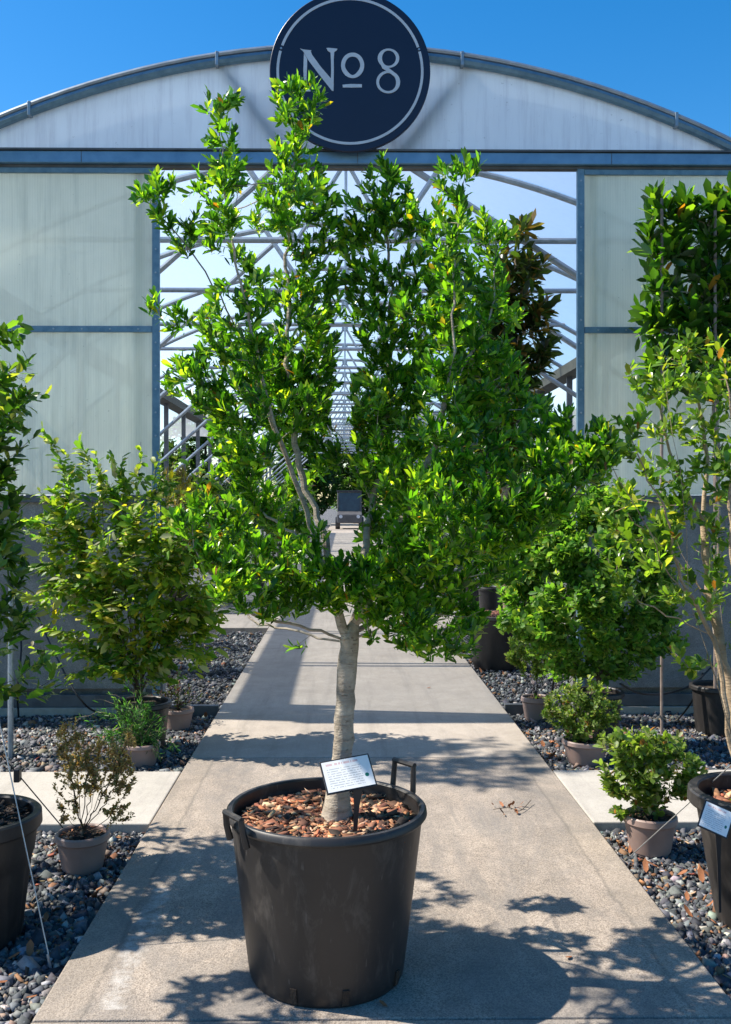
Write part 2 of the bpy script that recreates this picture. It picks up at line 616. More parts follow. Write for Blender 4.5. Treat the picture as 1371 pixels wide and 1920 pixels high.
g = MB()
g.add([(-400, -60, -0.075), (400, -60, -0.075), (400, 900, -0.075), (-400, 900, -0.075)], [(0, 1, 2, 3)])
g.build('ground', 'gravel_ground', kind='structure')

# the concrete walk, slab by slab
path = empty('path', (0, 0, 0), kind='structure')
joints = [-1.2, 2.79, 5.66, 9.9, 11.25, 14.2, 17.2, 20.4, 24, 28, 32, 36, 40, 46, 52, 60, 70]
for i, (a, b) in enumerate(zip(joints[:-1], joints[1:])):
    mb = MB().box(PX0, PX1, a + 0.004, b - 0.004, -0.14, 0.0)
    mb.build('slab', 'concrete_walk' if b < 6 else 'concrete_smooth', path, bevel=0.006)
# cross slabs left and right of the walk, and the cross path inside
cross = empty('side_path', (0, 0, 0), kind='structure')
for x0, x1 in ((-2.9, PX0 - 0.008), (-5.2, -2.908), (PX1 + 0.008, 2.35)):
    MB().box(x0, x1, 4.52, 5.40, -0.12, -0.006).build('slab', 'concrete_slab', cross, bevel=0.006)
for x0, x1 in ((-3.6, PX0 - 0.008), (PX1 + 0.008, 3.6)):
    MB().box(x0, x1, 11.6, 13.0, -0.12, -0.006).build('slab', 'concrete_smooth', cross, bevel=0.006)

# ------------------------------------------------------------------ greenhouse
YF = 7.07
gh = empty('greenhouse', (0, YF, 0), label='large greenhouse with arched pale gable, steel header beam and open doorway', cat='greenhouse')


def ghb(mb, name, mat, parent=gh, **k):
    """build in world coords under the greenhouse empty"""
    o = mb.build(name, mat, parent, **k)
    if parent is gh:
        o.location = (0, -YF, 0)
    return o


APEX, KA, HALF = 4.86, 0.084, 3.72


def arch_z(x):
    return APEX - KA * x * x


xs = np.linspace(-HALF, HALF, 41)
BAY = 2.18
NTR = 20
ZT = 4.03
# one truss, shared meshes (local coords: x, 0, z)
m_arch = MB().tube([(x, 0, arch_z(x) - 0.035) for x in xs], 0.032, 8, True).mesh('arch_rib', 'galvanised_pipe', True)
m_tie = MB().tube([(-3.14, 0, ZT), (3.14, 0, ZT)], 0.03, 8).mesh('tie_bar', 'galvanised_pipe', True)
m_rod = MB().tube([(0.02, 0, ZT), (0.02, 0, APEX - 0.05)], 0.016, 6).mesh('king_rod', 'galvanised_pipe', True)
m_aL = MB().tube([(0.0, 0, APEX - 0.10), (-0.45, 0, ZT)], 0.022, 6).mesh('strut', 'galvanised_pipe', True)
m_aR = MB().tube([(0.04, 0, APEX - 0.10), (0.45, 0, ZT)], 0.022, 6).mesh('strut', 'galvanised_pipe', True)
m_vL = MB().tube([(-0.47, 0, ZT + 0.02), (-0.93, 0, arch_z(0.93) - 0.05)], 0.03, 6).mesh('strut', 'galvanised_pipe', True)
m_vR = MB().tube([(0.47, 0, ZT + 0.02), (0.93, 0, arch_z(0.93) - 0.05)], 0.03, 6).mesh('strut', 'galvanised_pipe', True)
m_kL = MB().tube([(-3.68, 0.06, 2.05), (-0.62, 0.06, 4.79)], 0.03, 8).mesh('brace', 'galvanised_pipe', True)
m_kR = MB().tube([(3.68, 0.06, 2.80), (0.58, 0.06, 4.80)], 0.034, 8).mesh('brace', 'galvanised_pipe', True)
hub = MB().tube([(0.02, -0.04, APEX - 0.09), (0.02, 0.04, APEX - 0.09)], 0.06, 12).mesh('hub_plate', 'galvanised', True)
m_col = MB().box(-0.045, 0.045, -0.03, 0.03, -0.1, 3.62).mesh('column', 'dark_post')
def dark_of(me):
    d = me
    if me in (m_vL, m_vR):
        sx_ = -1 if me is m_vL else 1
        d = MB().tube([(sx_ * 0.40, -0.005, ZT + 0.02), (sx_ * 0.92, -0.005, arch_z(0.92) - 0.05)], 0.048, 8).mesh('strut', 'galvanised', True)
    return d


for i in range(NTR):
    y = (0.085 if i == 0 else i * BAY)
    a = link_mesh('arch_rib', m_arch, gh, (0, y, 0))
    parts = [('tie_bar', m_tie), ('strut', m_vL), ('strut', m_vR), ('king_rod', m_rod), ('strut', m_aL), ('strut', m_aR), ('hub_plate', hub)]
    if i > 0:
        parts += [('brace', m_kL), ('brace', m_kR)]
    for nme, me in parts:
        link_mesh(nme, dark_of(me) if i == 0 else me, a)
    for sx in (-1, 1):
        link_mesh('column', m_col, gh, (sx * 3.72, y, 0))
    if i > 0:
        for sx in (-1, 1):
            link_mesh('column', m_col, gh, (sx * 11.1, y, 0))
# gutters and roof sheets
LEN = (NTR - 1) * BAY
for sx in (-1, 1):
    ghb(MB().box(sx * 3.72 - 0.15, sx * 3.72 + 0.15, YF + 0.1, YF + LEN, 3.58, 3.74), 'gutter', 'dark_gutter')


def roof(xc, y0, y1):
    mb = MB()
    v, f = [], []
    for x in xs:
        v += [(xc + x, y0, arch_z(x) + 0.004), (xc + x, y1, arch_z(x) + 0.004)]
    for k in range(len(xs) - 1):
        f.append((2 * k, 2 * k + 2, 2 * k + 3, 2 * k + 1))
    mb.add(v, f)
    return mb


m_roof = roof(0, 0.004, BAY - 0.004).mesh('roof_sheet', 'poly_roof', True)
for i in range(NTR - 1):
    link_mesh('roof_sheet', m_roof, gh, (0, i * BAY, 0))
for sx in (-1, 1):
    o = roof(sx * 7.44, 0.0, LEN).build('roof_sheet', 'poly_roof', gh, True)
    ghb(MB().add([(sx * 11.2, YF, -0.1), (sx * 11.2, YF + LEN, -0.1), (sx * 11.2, YF + LEN, 3.7), (sx * 11.2, YF, 3.7)], [(0, 1, 2, 3)]), 'side_sheet', 'poly_gable')

# gable sheet in panels above the header
for x0, x1 in ((-3.1, 3.1),):
    xx = np.linspace(x0, x1, 50)
    poly = [(x0, ZT), (x1, ZT)] + [(x, arch_z(x) - 0.015) for x in xx[::-1]]
    ghb(MB().prism(poly, 'y', YF + 0.02, YF + 0.028), 'gable_sheet', 'poly_gable')
# rounded edge trim along the gable arch (flat strip and pale capping)
for (rr, dy, dz, mt, nm) in ((0.034, 0.0, -0.045, 'steel_blue', 'gable_rib'), (0.020, -0.01, 0.005, 'galvanised_pipe', 'gable_capping')):
    ghb(MB().tube([(x, YF + dy, arch_z(x) + dz) for x in xs], rr, 8), nm, mt, smooth=True)
for x in (-2.3, 0.87, 2.45, -0.93):
    ghb(MB().box(x - 0.012, x + 0.012, YF - 0.038, YF + 0.03, arch_z(x) - 0.085, arch_z(x) + 0.02), 'clip', 'galvanised', bevel=0.004)
# header beam; a thin dark strip on top stands in for its shadow line
ghb(MB().box(-3.72, 3.72, YF - 0.10, YF + 0.0, 3.965, 4.050), 'header_beam', 'header_steel', bevel=0.006)
ghb(MB().box(-3.72, 3.72, YF - 0.115, YF + 0.01, 4.0525, 4.066), 'shadow_strip', 'dark_post')
ghb(MB().box(-3.72, 3.72, YF - 0.06, YF + 0.002, 3.945, 3.9625), 'track', 'dark_post')
for x in (-1.9, 0.10, 1.95):
    ghb(MB().box(x - 0.002, x + 0.002, YF - 0.1025, YF - 0.098, 3.966, 4.049), 'seam', 'dark_post')

# sliding door leaves, base walls and jambs
XL, XR = -1.345, 1.71
m_screw = MB().lathe([(0.0, 0.004), (0.006, 0.0035), (0.008, 0.0)], 8).mesh('screw', 'galvanised_pipe', True)
m_screw.transform(Matrix.Rotation(R(90), 4, 'X'))
for sx, x0, x1 in ((-1, -3.70, XL), (1, XR, 3.70)):
    door = ghb(MB().box(x0 + 0.045, x1 - 0.045, YF - 0.035, YF - 0.028, 1.56, 3.93), 'door_panel', 'poly_panel')
    def db(mb, name, mat, **k):
        return mb.build(name, mat, door, **k)
    xin = x1 if sx < 0 else x0
    xo = x0 if sx < 0 else x1
    a, b = sorted((xin, xin - sx * (-1) * 0.0 + (-0.052 if sx < 0 else 0.052)))
    db(MB().box(a, b, YF - 0.062, YF - 0.022, 0.03, 3.945), 'stile', 'steel_blue', bevel=0.003)
    c0, c1 = sorted((xo, xo + (0.05 if sx < 0 else -0.05)))
    db(MB().box(c0, c1, YF - 0.06, YF - 0.022, 1.5, 3.945), 'stile', 'steel_blue', bevel=0.003)
    i0, i1 = (x0 + 0.052, x1 - 0.054) if sx < 0 else (x0 + 0.054, x1 - 0.052)
    db(MB().box(i0, i1, YF - 0.058, YF - 0.036, 2.745, 2.790), 'rail', 'steel_blue', bevel=0.002)
    db(MB().box(i0, i1, YF - 0.058, YF - 0.036, 3.905, 3.9435), 'rail', 'steel_blue', bevel=0.002)
    db(MB().box(i0, i1, YF - 0.058, YF - 0.036, 1.505, 1.555), 'rail', 'dark_post', bevel=0.002)
    for z in np.arange(1.65, 3.9, 0.17):
        link_mesh('screw', m_screw, door, (xin + (-0.026 if sx < 0 else 0.026), YF - 0.062, z))
    for x in np.arange(i0 + 0.1, i1, 0.205):
        link_mesh('screw', m_screw, door, (x, YF - 0.058, 2.768))
    # post behind the leaf shows through it
    xp = XL - 0.16 if sx < 0 else XR + 0.13
    ghb(MB().box(xp - 0.035, xp + 0.035, YF + 0.005, YF + 0.075, -0.1, 3.96), 'door_post', 'door_trim', bevel=0.003)
    # rendered base wall and timber sill
    ghb(MB().box(x0, x1 if sx < 0 else x1, YF + 0.08, YF + 0.20, -0.1, 1.535), 'base_wall', 'base_wall_render', bevel=0.004)
    w0, w1 = (x0, XL - 0.056) if sx < 0 else (XR + 0.056, x1)
    ghb(MB().box(w0, w1, YF - 0.018, YF + 0.0, 0.14, 1.503), 'cladding', 'base_wall_render')
    ghb(MB().box(w0, w1, YF - 0.05, YF - 0.0185, 0.012, 0.10), 'sill', 'dark_post', bevel=0.003)
    ghb(MB().box(w0, w1, YF - 0.075, YF - 0.0195, -0.06, 0.0085), 'sill', 'timber_sill', bevel=0.003)
# neighbouring bays of the front
for sx in (-1, 1):
    xx = np.linspace(-HALF + 0.03, HALF - 0.03, 30)
    poly = [(sx * 7.44 + HALF - 0.03, 1.5), (sx * 7.44 - HALF + 0.03, 1.5)] + [(sx * 7.44 + x, arch_z(x) - 0.015) for x in xx]
    ghb(MB().prism(poly[::-1], 'y', YF + 0.02, YF + 0.028), 'gable_sheet', 'poly_gable')
    ghb(MB().box(sx * 7.44 - 3.68, sx * 7.44 + 3.68, YF + 0.02, YF + 0.1, -0.1, 1.497), 'base_wall', 'base_wall_render')

# ------------------------------------------------------------------ round sign
YS = 6.90
sc = P(656.5, 135.5, YS)
SR = 150.5 / FPX * YS
sign = empty('round_sign', sc, label='round navy sign reading No 8 above the doorway', cat='sign')


def signpt(px, py):       # pixels of the 4.155x enlarged crop -> sign plane
    return ((px - 693) / 626 * SR, -(py - 562) / 626 * SR)


disc = MB()
n = 96
prof = [(0.0, -0.012), (SR, -0.012), (SR, 0.012), (SR - 0.004, 0.016), (0.0, 0.016)]
disc.lathe(prof, n)
o = disc.build('disc', 'sign_navy', sign, True)
o.data.transform(Matrix.Rotation(R(90), 4, 'X'))
o.data.polygons.foreach_set('use_smooth', np.zeros(len(o.data.polygons), dtype=bool))


def ring_poly(cx, cz, outer, inner, y0, y1, a0=0.0, a1=2 * math.pi, n=64, wob=0.0):
    """ring between two radius functions of the angle"""
    mb = MB()
    v, f = [], []
    closed = abs(a1 - a0 - 2 * math.pi) < 1e-6
    k = n if closed else n + 1
    for i in range(k):
        a = a0 + (a1 - a0) * i / n
        ro, ri = outer(a), inner(a)
        for (rx, rz) in (ro, ri):
            for y in (y0, y1):
                v.append((cx + rx * math.cos(a), y, cz + rz * math.sin(a)))
    for i in range(n):
        j = (i + 1) % k
        p, q = i * 4, j * 4
        f += [(p, q, q + 2, p + 2), (p + 1, p + 3, q + 3, q + 1), (p, p + 1, q + 1, q), (p + 2, q + 2, q + 3, p + 3)]
    return mb.add(v, f)


yf = -0.0165
for a0, a1 in ((R(19.5), R(159.5)), (R(164), R(376))):
    ring_poly(0, 0, lambda a: (0.914 * SR, 0.914 * SR), lambda a: (0.882 * SR, 0.882 * SR), yf - 0.003, yf, a0, a1, 60).build('ring', 'sign_paint', sign)
for ang in (R(17.6), R(162)):
    MB().tube([(0.9 * SR * math.cos(ang), -0.024, 0.9 * SR * math.sin(ang)), (0.9 * SR * math.cos(ang), -0.0, 0.9 * SR * math.sin(ang))], 0.008, 10).build('bolt', 'galvanised', sign, True)


def glyph(polys, name):
    mb = MB()
    for i, pl in enumerate(polys):
        pts = [signpt(*p) for p in pl]
        mb.prism(pts, 'y', yf - 0.003 - 0.0012 * i, yf)
    return mb.build(name, 'sign_paint', sign)


glyph([
    [(303, 388), (330, 396), (392, 402), (388, 412), (400, 440), (470, 535), (546, 622), (566, 660), (564, 718), (552, 715), (500, 650), (430, 560), (370, 480), (345, 440), (330, 412)],
    [(334, 425), (360, 470), (358, 560), (354, 640), (362, 700), (385, 712), (385, 722), (312, 722), (312, 712), (330, 700), (334, 640), (330, 560)],
    [(508, 385), (530, 383), (595, 390), (588, 402), (570, 416), (566, 470), (567, 560), (565, 660), (543, 640), (546, 560), (544, 480), (541, 420), (522, 408)],
], 'letter_n')
cx, cz = signpt(713, 517)
s = SR / 626
ring_poly(cx, cz, lambda a: (90 * s, 99 * s), lambda a: ((54 + 5 * math.cos(2 * a)) * s, (72 + 4 * math.sin(3 * a)) * s), yf - 0.003, yf).build('letter_o', 'sign_paint', sign)
glyph([[(635, 668), (700, 662), (785, 664), (785, 688), (700, 690), (636, 689)]], 'underline')
m8 = MB()
cx, cz = signpt(992, 460)
u = ring_poly(cx, cz, lambda a: (84 * s, 75 * s), lambda a: ((54 + 4 * math.cos(a)) * s, 60 * s), yf - 0.003, yf)
cx2, cz2 = signpt(990, 646)
l = ring_poly(cx2, cz2, lambda a: (93 * s, 88 * s), lambda a: ((66 + 6 * math.cos(a + 2.6)) * s, 70 * s), yf - 0.0042, yf)
for q in (u, l):
    m8.add(np.concatenate(q.v), q.f)
pl = [signpt(*p) for p in [(925, 500), (965, 515), (1030, 565), (1068, 600), (1050, 612), (1010, 582), (945, 540)]]
m8.prism(pl, 'y', yf - 0.0054, yf)
m8.build('numeral_eight', 'sign_paint', sign)
for bx in (-0.3, 0.3):
    MB().box(bx - 0.02, bx + 0.02, 0.0125, 0.20, -0.02, 0.02).build('bracket', 'galvanised', sign)
#==PLANTS==
# ================================================================== LOOSE STONES AND CHIPS
ICO_V = []
ph = (1 + 5 ** 0.5) / 2
for a in (-1, 1):
    for b in (-ph, ph):
        ICO_V += [(0, a, b), (a, b, 0), (b, 0, a)]
ICO_V = np.array(ICO_V) / math.sqrt(1 + ph * ph)
_d = np.linalg.norm(ICO_V[:, None] - ICO_V[None], axis=2)
_e = np.min(_d[_d > 0.01]) * 1.05
ICO_F = []
for i in range(12):
    for j in range(i + 1, 12):
        for k in range(j + 1, 12):
            if _d[i, j] < _e and _d[j, k] < _e and _d[i, k] < _e:
                nrm = np.cross(ICO_V[j] - ICO_V[i], ICO_V[k] - ICO_V[i])
                ICO_F.append((i, j, k) if np.dot(nrm, ICO_V[i]) > 0 else (i, k, j))
ICO_F = np.array(ICO_F)
BOX_V = np.array([(x, y, z) for z in (-1, 1) for y in (-1, 1) for x in (-1, 1)], dtype=float)
BOX_F = np.array([(0, 2, 3, 1), (4, 5, 7, 6), (0, 1, 5, 4), (2, 6, 7, 3), (0, 4, 6, 2), (1, 3, 7, 5)])


def rand_rot(n, tilt=1.0):
    """random rotations; tilt<1 keeps pieces lying flat"""
    az = rng.uniform(0, 2 * np.pi, n)
    tx = rng.normal(0, tilt, n)
    ty = rng.normal(0, tilt, n)
    cz, sz = np.cos(az), np.sin(az)
    cx_, sx_ = np.cos(tx), np.sin(tx)
    cy_, sy_ = np.cos(ty), np.sin(ty)
    Rz = np.zeros((n, 3, 3)); Rz[:, 0, 0] = cz; Rz[:, 0, 1] = -sz; Rz[:, 1, 0] = sz; Rz[:, 1, 1] = cz; Rz[:, 2, 2] = 1
    Rx = np.zeros((n, 3, 3)); Rx[:, 0, 0] = 1; Rx[:, 1, 1] = cx_; Rx[:, 1, 2] = -sx_; Rx[:, 2, 1] = sx_; Rx[:, 2, 2] = cx_
    Ry = np.zeros((n, 3, 3)); Ry[:, 1, 1] = 1; Ry[:, 0, 0] = cy_; Ry[:, 0, 2] = sy_; Ry[:, 2, 0] = -sy_; Ry[:, 2, 2] = cy_
    return Ry @ Rx @ Rz


def pick(pal, n, var=0.18):
    c = np.array([p[0] for p in pal])
    w = np.array([p[1] for p in pal], dtype=float)
    k = rng.choice(len(pal), n, p=w / w.sum())
    return np.clip(c[k] * rng.normal(1, var, (n, 1)) * rng.normal(1, var * 0.3, (n, 3)), 0.002, 0.9)


def scatter(name, pos, size, tilt, jit, pal, mat, tv=ICO_V, tf=ICO_F, parent=None, smooth=False, **tags):
    n = len(pos)
    if np.ndim(size) == 1:
        size = np.repeat(np.asarray(size)[:, None], 3, 1)
    V = np.repeat(tv[None], n, 0) + rng.normal(0, jit, (n, len(tv), 3))
    V = np.einsum('nij,nkj->nki', rand_rot(n, tilt), V * size[:, None, :]) + pos[:, None, :]
    F = (tf[None] + (np.arange(n) * len(tv))[:, None, None]).reshape(-1, tf.shape[1])
    cols = np.repeat(pick(pal, n), len(tv), 0)
    me = mesh_np(name, V.reshape(-1, 3), [F], mat, cols, smooth)
    o = bpy.data.objects.new(name, me)
    COL.objects.link(o)
    o.parent = parent
    return tag(o, **tags)


STONES = [((0.062, 0.066, 0.073), 6), ((0.105, 0.110, 0.118), 5), ((0.19, 0.195, 0.20), 3), ((0.30, 0.30, 0.29), 1.2), ((0.045, 0.05, 0.06), 3), ((0.21, 0.16, 0.12), 0.8), ((0.24, 0.12, 0.06), 0.5), ((0.40, 0.37, 0.33), 0.6)]


def stones_in(x0, x1, y0, y1, dens):
    n = int((x1 - x0) * (y1 - y0) * dens)
    p = np.stack([rng.uniform(x0, x1, n), rng.uniform(y0, y1, n), rng.uniform(-0.006, 0.010, n) + GZ - 0.012], 1)
    return p


def in_view(p, m=1.0):
    return (np.abs(p[:, 0] - p[:, 1] * 0.01) < p[:, 1] * 0.385 + m)


for (lab, x0, x1, zones) in (
        ('dark blue grey gravel filling the bed along the brown and green potted plants', -3.6, PX0 - 0.012, ((2.3, 4.51, 5200), (5.41, 7.0, 3400), (7.25, 11.5, 1000))),
        ('dark grey gravel with fallen leaves in the bed below the blue label', PX1 + 0.012, 3.6, ((2.3, 4.51, 5200), (5.41, 7.0, 3400), (7.25, 11.5, 1000)))):
    pp = np.concatenate([stones_in(x0, x1, a, b, d) for a, b, d in zones])
    pp = pp[in_view(pp)]
    sz = np.clip(rng.lognormal(math.log(0.0080), 0.38, len(pp)), 0.006, 0.026)[:, None] * rng.uniform(0.7, 1.25, (len(pp), 3))
    sz[:, 2] *= 0.75
    scatter('gravel', pp, sz, 0.9, 0.30, STONES, 'stone', BOX_V, BOX_F, label=lab, cat='gravel', kind='stuff')

LITTER = [((0.22, 0.10, 0.045), 3), ((0.32, 0.16, 0.07), 2), ((0.12, 0.065, 0.04), 3), ((0.36, 0.26, 0.14), 1.5), ((0.30, 0.08, 0.05), 0.6)]
for (lab, x0, x1, n_) in (('brown leaf litter strewn over the gravel beside the arching shrub', -3.2, PX0 - 0.02, 900), ('brown and orange leaf litter strewn over the gravel below the blue label', PX1 + 0.02, 3.2, 1500)):
    pp = np.concatenate([np.stack([rng.uniform(x0, x1, n_), rng.uniform(2.4, 4.5, n_), np.full(n_, GZ + 0.006)], 1), np.stack([rng.uniform(x0, x1, n_ // 2), rng.uniform(5.42, 7.0, n_ // 2), np.full(n_ // 2, GZ + 0.006)], 1)])
    pp = pp[in_view(pp)]
    ln = rng.lognormal(math.log(0.009), 0.45, len(pp))
    scatter('leaf_litter', pp, np.stack([ln, ln * rng.uniform(0.3, 0.6, len(pp)), ln * 0.1], 1), 0.4, 0.2, LITTER, 'bark_chip', BOX_V, BOX_F, label=lab, cat='leaf litter', kind='stuff')

# ================================================================== PLANT GENERATOR
LEAF_V = np.array([(0, 0, 0), (0.30, 0.36, 0.07), (0.30, 0, 0), (0.30, -0.36, 0.07), (0.75, 0.43, 0.08), (0.75, 0, 0), (0.75, -0.43, 0.08), (1, 0, 0)], dtype=float)
LEAF_T = np.array([(0, 2, 1), (0, 3, 2), (4, 5, 7), (5, 6, 7)])
LEAF_Q = np.array([(1, 2, 5, 4), (2, 3, 6, 5)])


def unit(v):
    return v / (np.linalg.norm(v, axis=-1, keepdims=True) + 1e-12)


def spline(pts, step):
    pts = np.asarray(pts, dtype=float)
    if len(pts) == 2:
        n = max(2, int(np.linalg.norm(pts[1] - pts[0]) / step) + 1)
        return pts[0] + (pts[1] - pts[0]) * np.linspace(0, 1, n)[:, None]
    q = np.concatenate([[2 * pts[0] - pts[1]], pts, [2 * pts[-1] - pts[-2]]])
    out = []
    for i in range(1, len(q) - 2):
        p0, p1, p2, p3 = q[i - 1:i + 3]
        n = max(2, int(np.linalg.norm(p2 - p1) / step))
        t = np.linspace(0, 1, n, endpoint=False)[:, None]
        out.append(0.5 * (2 * p1 + (p2 - p0) * t + (2 * p0 - 5 * p1 + 4 * p2 - p3) * t ** 2 + (3 * p1 - p0 - 3 * p2 + p3) * t ** 3))
    out.append(pts[-1:])
    return np.concatenate(out)


class Skeleton:
    def __init__(s, cap=60000):
        s.p = np.zeros((cap, 3))
        s.par = np.full(cap, -1)
        s.len = np.zeros(cap)
        s.n = 0
        s.tips = []

    def node(s, p, par):
        i = s.n
        s.p[i] = p
        s.par[i] = par
        if par >= 0:
            s.len[i] = s.len[par] + np.linalg.norm(s.p[i] - s.p[par])
        s.n += 1
        return i

    def limb(s, pts, step=0.04, wob=0.004, tip=False):
        q = spline(pts, step)
        if s.n == 0:
            j = s.node(q[0], -1)
        else:
            j = int(np.argmin(np.linalg.norm(s.p[:s.n] - q[0], axis=1)))
        for k, x in enumerate(q[1:]):
            j = s.node(x + rng.normal(0, wob, 3), j)
        if tip:
            s.tips.append(j)
        return j

    def reach(s, targets, bf=0.25, step=0.04, down=0.5, arc=0.25, lmin=0.0):
        base = s.p[:s.n].copy()
        d0 = np.min(np.linalg.norm(targets[:, None] - base[None], axis=2), axis=1) if len(base) * len(targets) < 4e7 else rng.random(len(targets))
        for t in targets[np.argsort(d0)]:
            P_ = s.p[:s.n]
            dv = t - P_
            d = np.sqrt((dv ** 2).sum(1))
            cost = d + bf * s.len[:s.n] + down * np.maximum(0, -dv[:, 2]) + np.where(s.len[:s.n] < lmin, 9, 0)
            j = int(np.argmin(cost))
            dd = d[j]
            a = s.p[j]
            pj = s.par[j]
            td = unit(a - s.p[pj]) if pj >= 0 else np.array([0, 0, 1.0])
            ctl = a + (t - a) * 0.5 + td * dd * arc * 0.5 + np.array([0, 0, -0.10 * dd]) + rng.normal(0, 0.05 * dd, 3)
            n = max(2, int(dd / step))
            tt = np.linspace(0, 1, n + 1)[1:, None]
            q = (1 - tt) ** 2 * a + 2 * tt * (1 - tt) * ctl + tt ** 2 * t
            for x in q:
                j = s.node(x, j)
            s.tips.append(j)

    def radii(s, r0, rroot):
        n = s.n
        kids = np.zeros(n, dtype=int)
        np.add.at(kids, s.par[1:n], 1)
        leafs = max(2, int((kids == 0).sum()))
        e = max(1.6, math.log(leafs) / math.log(max(rroot / r0, 1.5)))
        acc = np.where(kids == 0, r0 ** e, 0.0)
        for i in range(n - 1, 0, -1):
            acc[s.par[i]] += acc[i]
        r = acc ** (1 / e)
        r = r * (1 + (rroot / r[0] - 1) * np.clip(r / r[0], 0, 1))
        return np.maximum(r * (0.42 + 0.58 * (r / r[0]) ** 0.5), r0 * 0.7)

    def chains(s, r):
        n = s.n
        main = np.full(n, -1)
        best = np.zeros(n)
        for i in range(1, n):
            p = s.par[i]
            if r[i] >= best[p]:
                best[p] = r[i]
                main[p] = i
        out = []
        starts = [(0, None)] + [(i, s.par[i]) for i in range(1, n) if main[s.par[i]] != i]
        for i, p in starts:
            ch = [] if p is None else [p]
            rr = [] if p is None else [min(r[i] * 1.15, r[p])]
            while i >= 0:
                ch.append(i)
                rr.append(r[i])
                i = main[i]
            if len(ch) > 1:
                out.append((np.array(ch), np.array(rr)))
        return out


def leaf_field(tips, axes, n, shoot, length, lvar, width, th0=75, th1=18, lift=0.25, flat=False, pal=None, curl=0.12, nvar=0.3, droop=0.0):
    """leaves spiralling up the last stretch of every twig"""
    B, D, N, L, W = [], [], [], [], []
    up = np.array([0, 0, 1.0])
    for p, ax in zip(tips, axes):
        k = max(2, int(round(n * rng.normal(1, nvar))))
        ref = up if abs(ax[2]) < 0.9 else np.array([1.0, 0, 0])
        u = unit(np.cross(ax, ref))
        w = np.cross(u, ax)
        f = (np.arange(k) + 0.5) / k
        phi = np.arange(k) * 2.39996 + rng.uniform(0, 6.28)
        if flat:
            phi = (np.arange(k) % 2) * np.pi + rng.normal(0, 0.25, k)
        phi = phi + rng.normal(0, 0.25, k)
        th = np.radians(th0 + (th1 - th0) * f + rng.normal(0, 9, k))
        lat = np.cos(phi)[:, None] * u + np.sin(phi)[:, None] * w
        d = ax * np.cos(th)[:, None] + lat * np.sin(th)[:, None]
        d = unit(d + up * lift - up * droop + rng.normal(0, 0.10, (k, 3)))
        nr = ax + up * 0.35 if not flat else np.repeat(up[None], k, 0) + np.array([-0.25, -0.35, 0]) + rng.normal(0, 0.45, (k, 3))
        nr = nr - d * (nr * d).sum(1, keepdims=True)
        nr = unit(nr + rng.normal(0, 0.15, (k, 3)))
        nr = unit(nr - d * (nr * d).sum(1, keepdims=True))
        ll = length * np.clip(rng.normal(1, lvar, k), 0.45, 1.6) * (0.75 + 0.35 * np.sin(np.pi * f))
        B.append(p - ax * shoot * (1 - f)[:, None])
        D.append(d)
        N.append(nr)
        L.append(ll)
        W.append(ll * width * rng.normal(1, 0.12, k))
    B, D, N, L, W = map(np.concatenate, (B, D, N, L, W))
    return dict(B=B, D=D, N=N, L=L, W=W, C=pick(pal, len(B)), curl=curl)


def cat_fields(fs):
    out = {k: np.concatenate([f[k] for f in fs]) for k in 'BDNLWC'}
    out['curl'] = fs[0]['curl']
    return out


def leaf_mesh(name, F, idx, mat):
    n = len(idx)
    T = LEAF_V.copy()
    X = T[:, 0]
    D, N = F['D'][idx], F['N'][idx]
    S = np.cross(N, D)
    L, W = F['L'][idx], F['W'][idx]
    curl = F['curl'] * rng.normal(1, 0.6, n)
    z = T[None, :, 2] * W[:, None] * 1.3 - (X[None] ** 2) * (curl * L)[:, None]
    V = F['B'][idx][:, None] + (X[None] * L[:, None])[..., None] * D[:, None] + (T[None, :, 1] * W[:, None])[..., None] * S[:, None] + z[..., None] * N[:, None]
    off = (np.arange(n) * 8)[:, None, None]
    return mesh_np(name, V.reshape(-1, 3), [(LEAF_T[None] + off).reshape(-1, 3), (LEAF_Q[None] + off).reshape(-1, 4)], mat, np.repeat(F['C'][idx], 8, 0), True)


def add_leaves(root, F, mat, nsingle, width, label_leaf=None):
    """the leaves that show largest are parts of their own, the rest one mass"""
    base = np.array(root.location)
    n = len(F['B'])
    order = np.arange(n)
    if nsingle:
        dist = np.linalg.norm(F['B'] - _C, axis=1)
        score = dist / F['L'] * np.median(F['L']) + rng.uniform(0, 0.12, n)
        order = np.argsort(score)
    single, rest = order[:nsingle], order[nsingle:]
    if len(rest):
        me = leaf_mesh('foliage', F, rest, mat)
        me.transform(Matrix.Translation(-Vector(base)))
        link_mesh('foliage', me, root)['kind'] = 'stuff'
    if nsingle:
        nv = 10
        k = rng.choice(single, nv)
        meshes = []
        for i in range(nv):
            G1 = dict(B=np.zeros((1, 3)), D=np.array([[1.0, 0, 0]]), N=np.array([[0, 0, 1.0]]), L=np.ones(1), W=np.full(1, width), C=F['C'][k[i]][None], curl=F['curl'])
            meshes.append(leaf_mesh('leaf', G1, np.array([0]), mat))
        for j, i in enumerate(single):
            D, N = F['D'][i], F['N'][i]
            S = np.cross(N, D)
            L = F['L'][i]
            b = F['B'][i] - base
            o = bpy.data.objects.new('leaf', meshes[j % nv])
            COL.objects.link(o)
            o.parent = root
            o.matrix_local = Matrix(((D[0] * L, S[0] * L, N[0] * L, b[0]), (D[1] * L, S[1] * L, N[1] * L, b[1]), (D[2] * L, S[2] * L, N[2] * L, b[2]), (0, 0, 0, 1)))


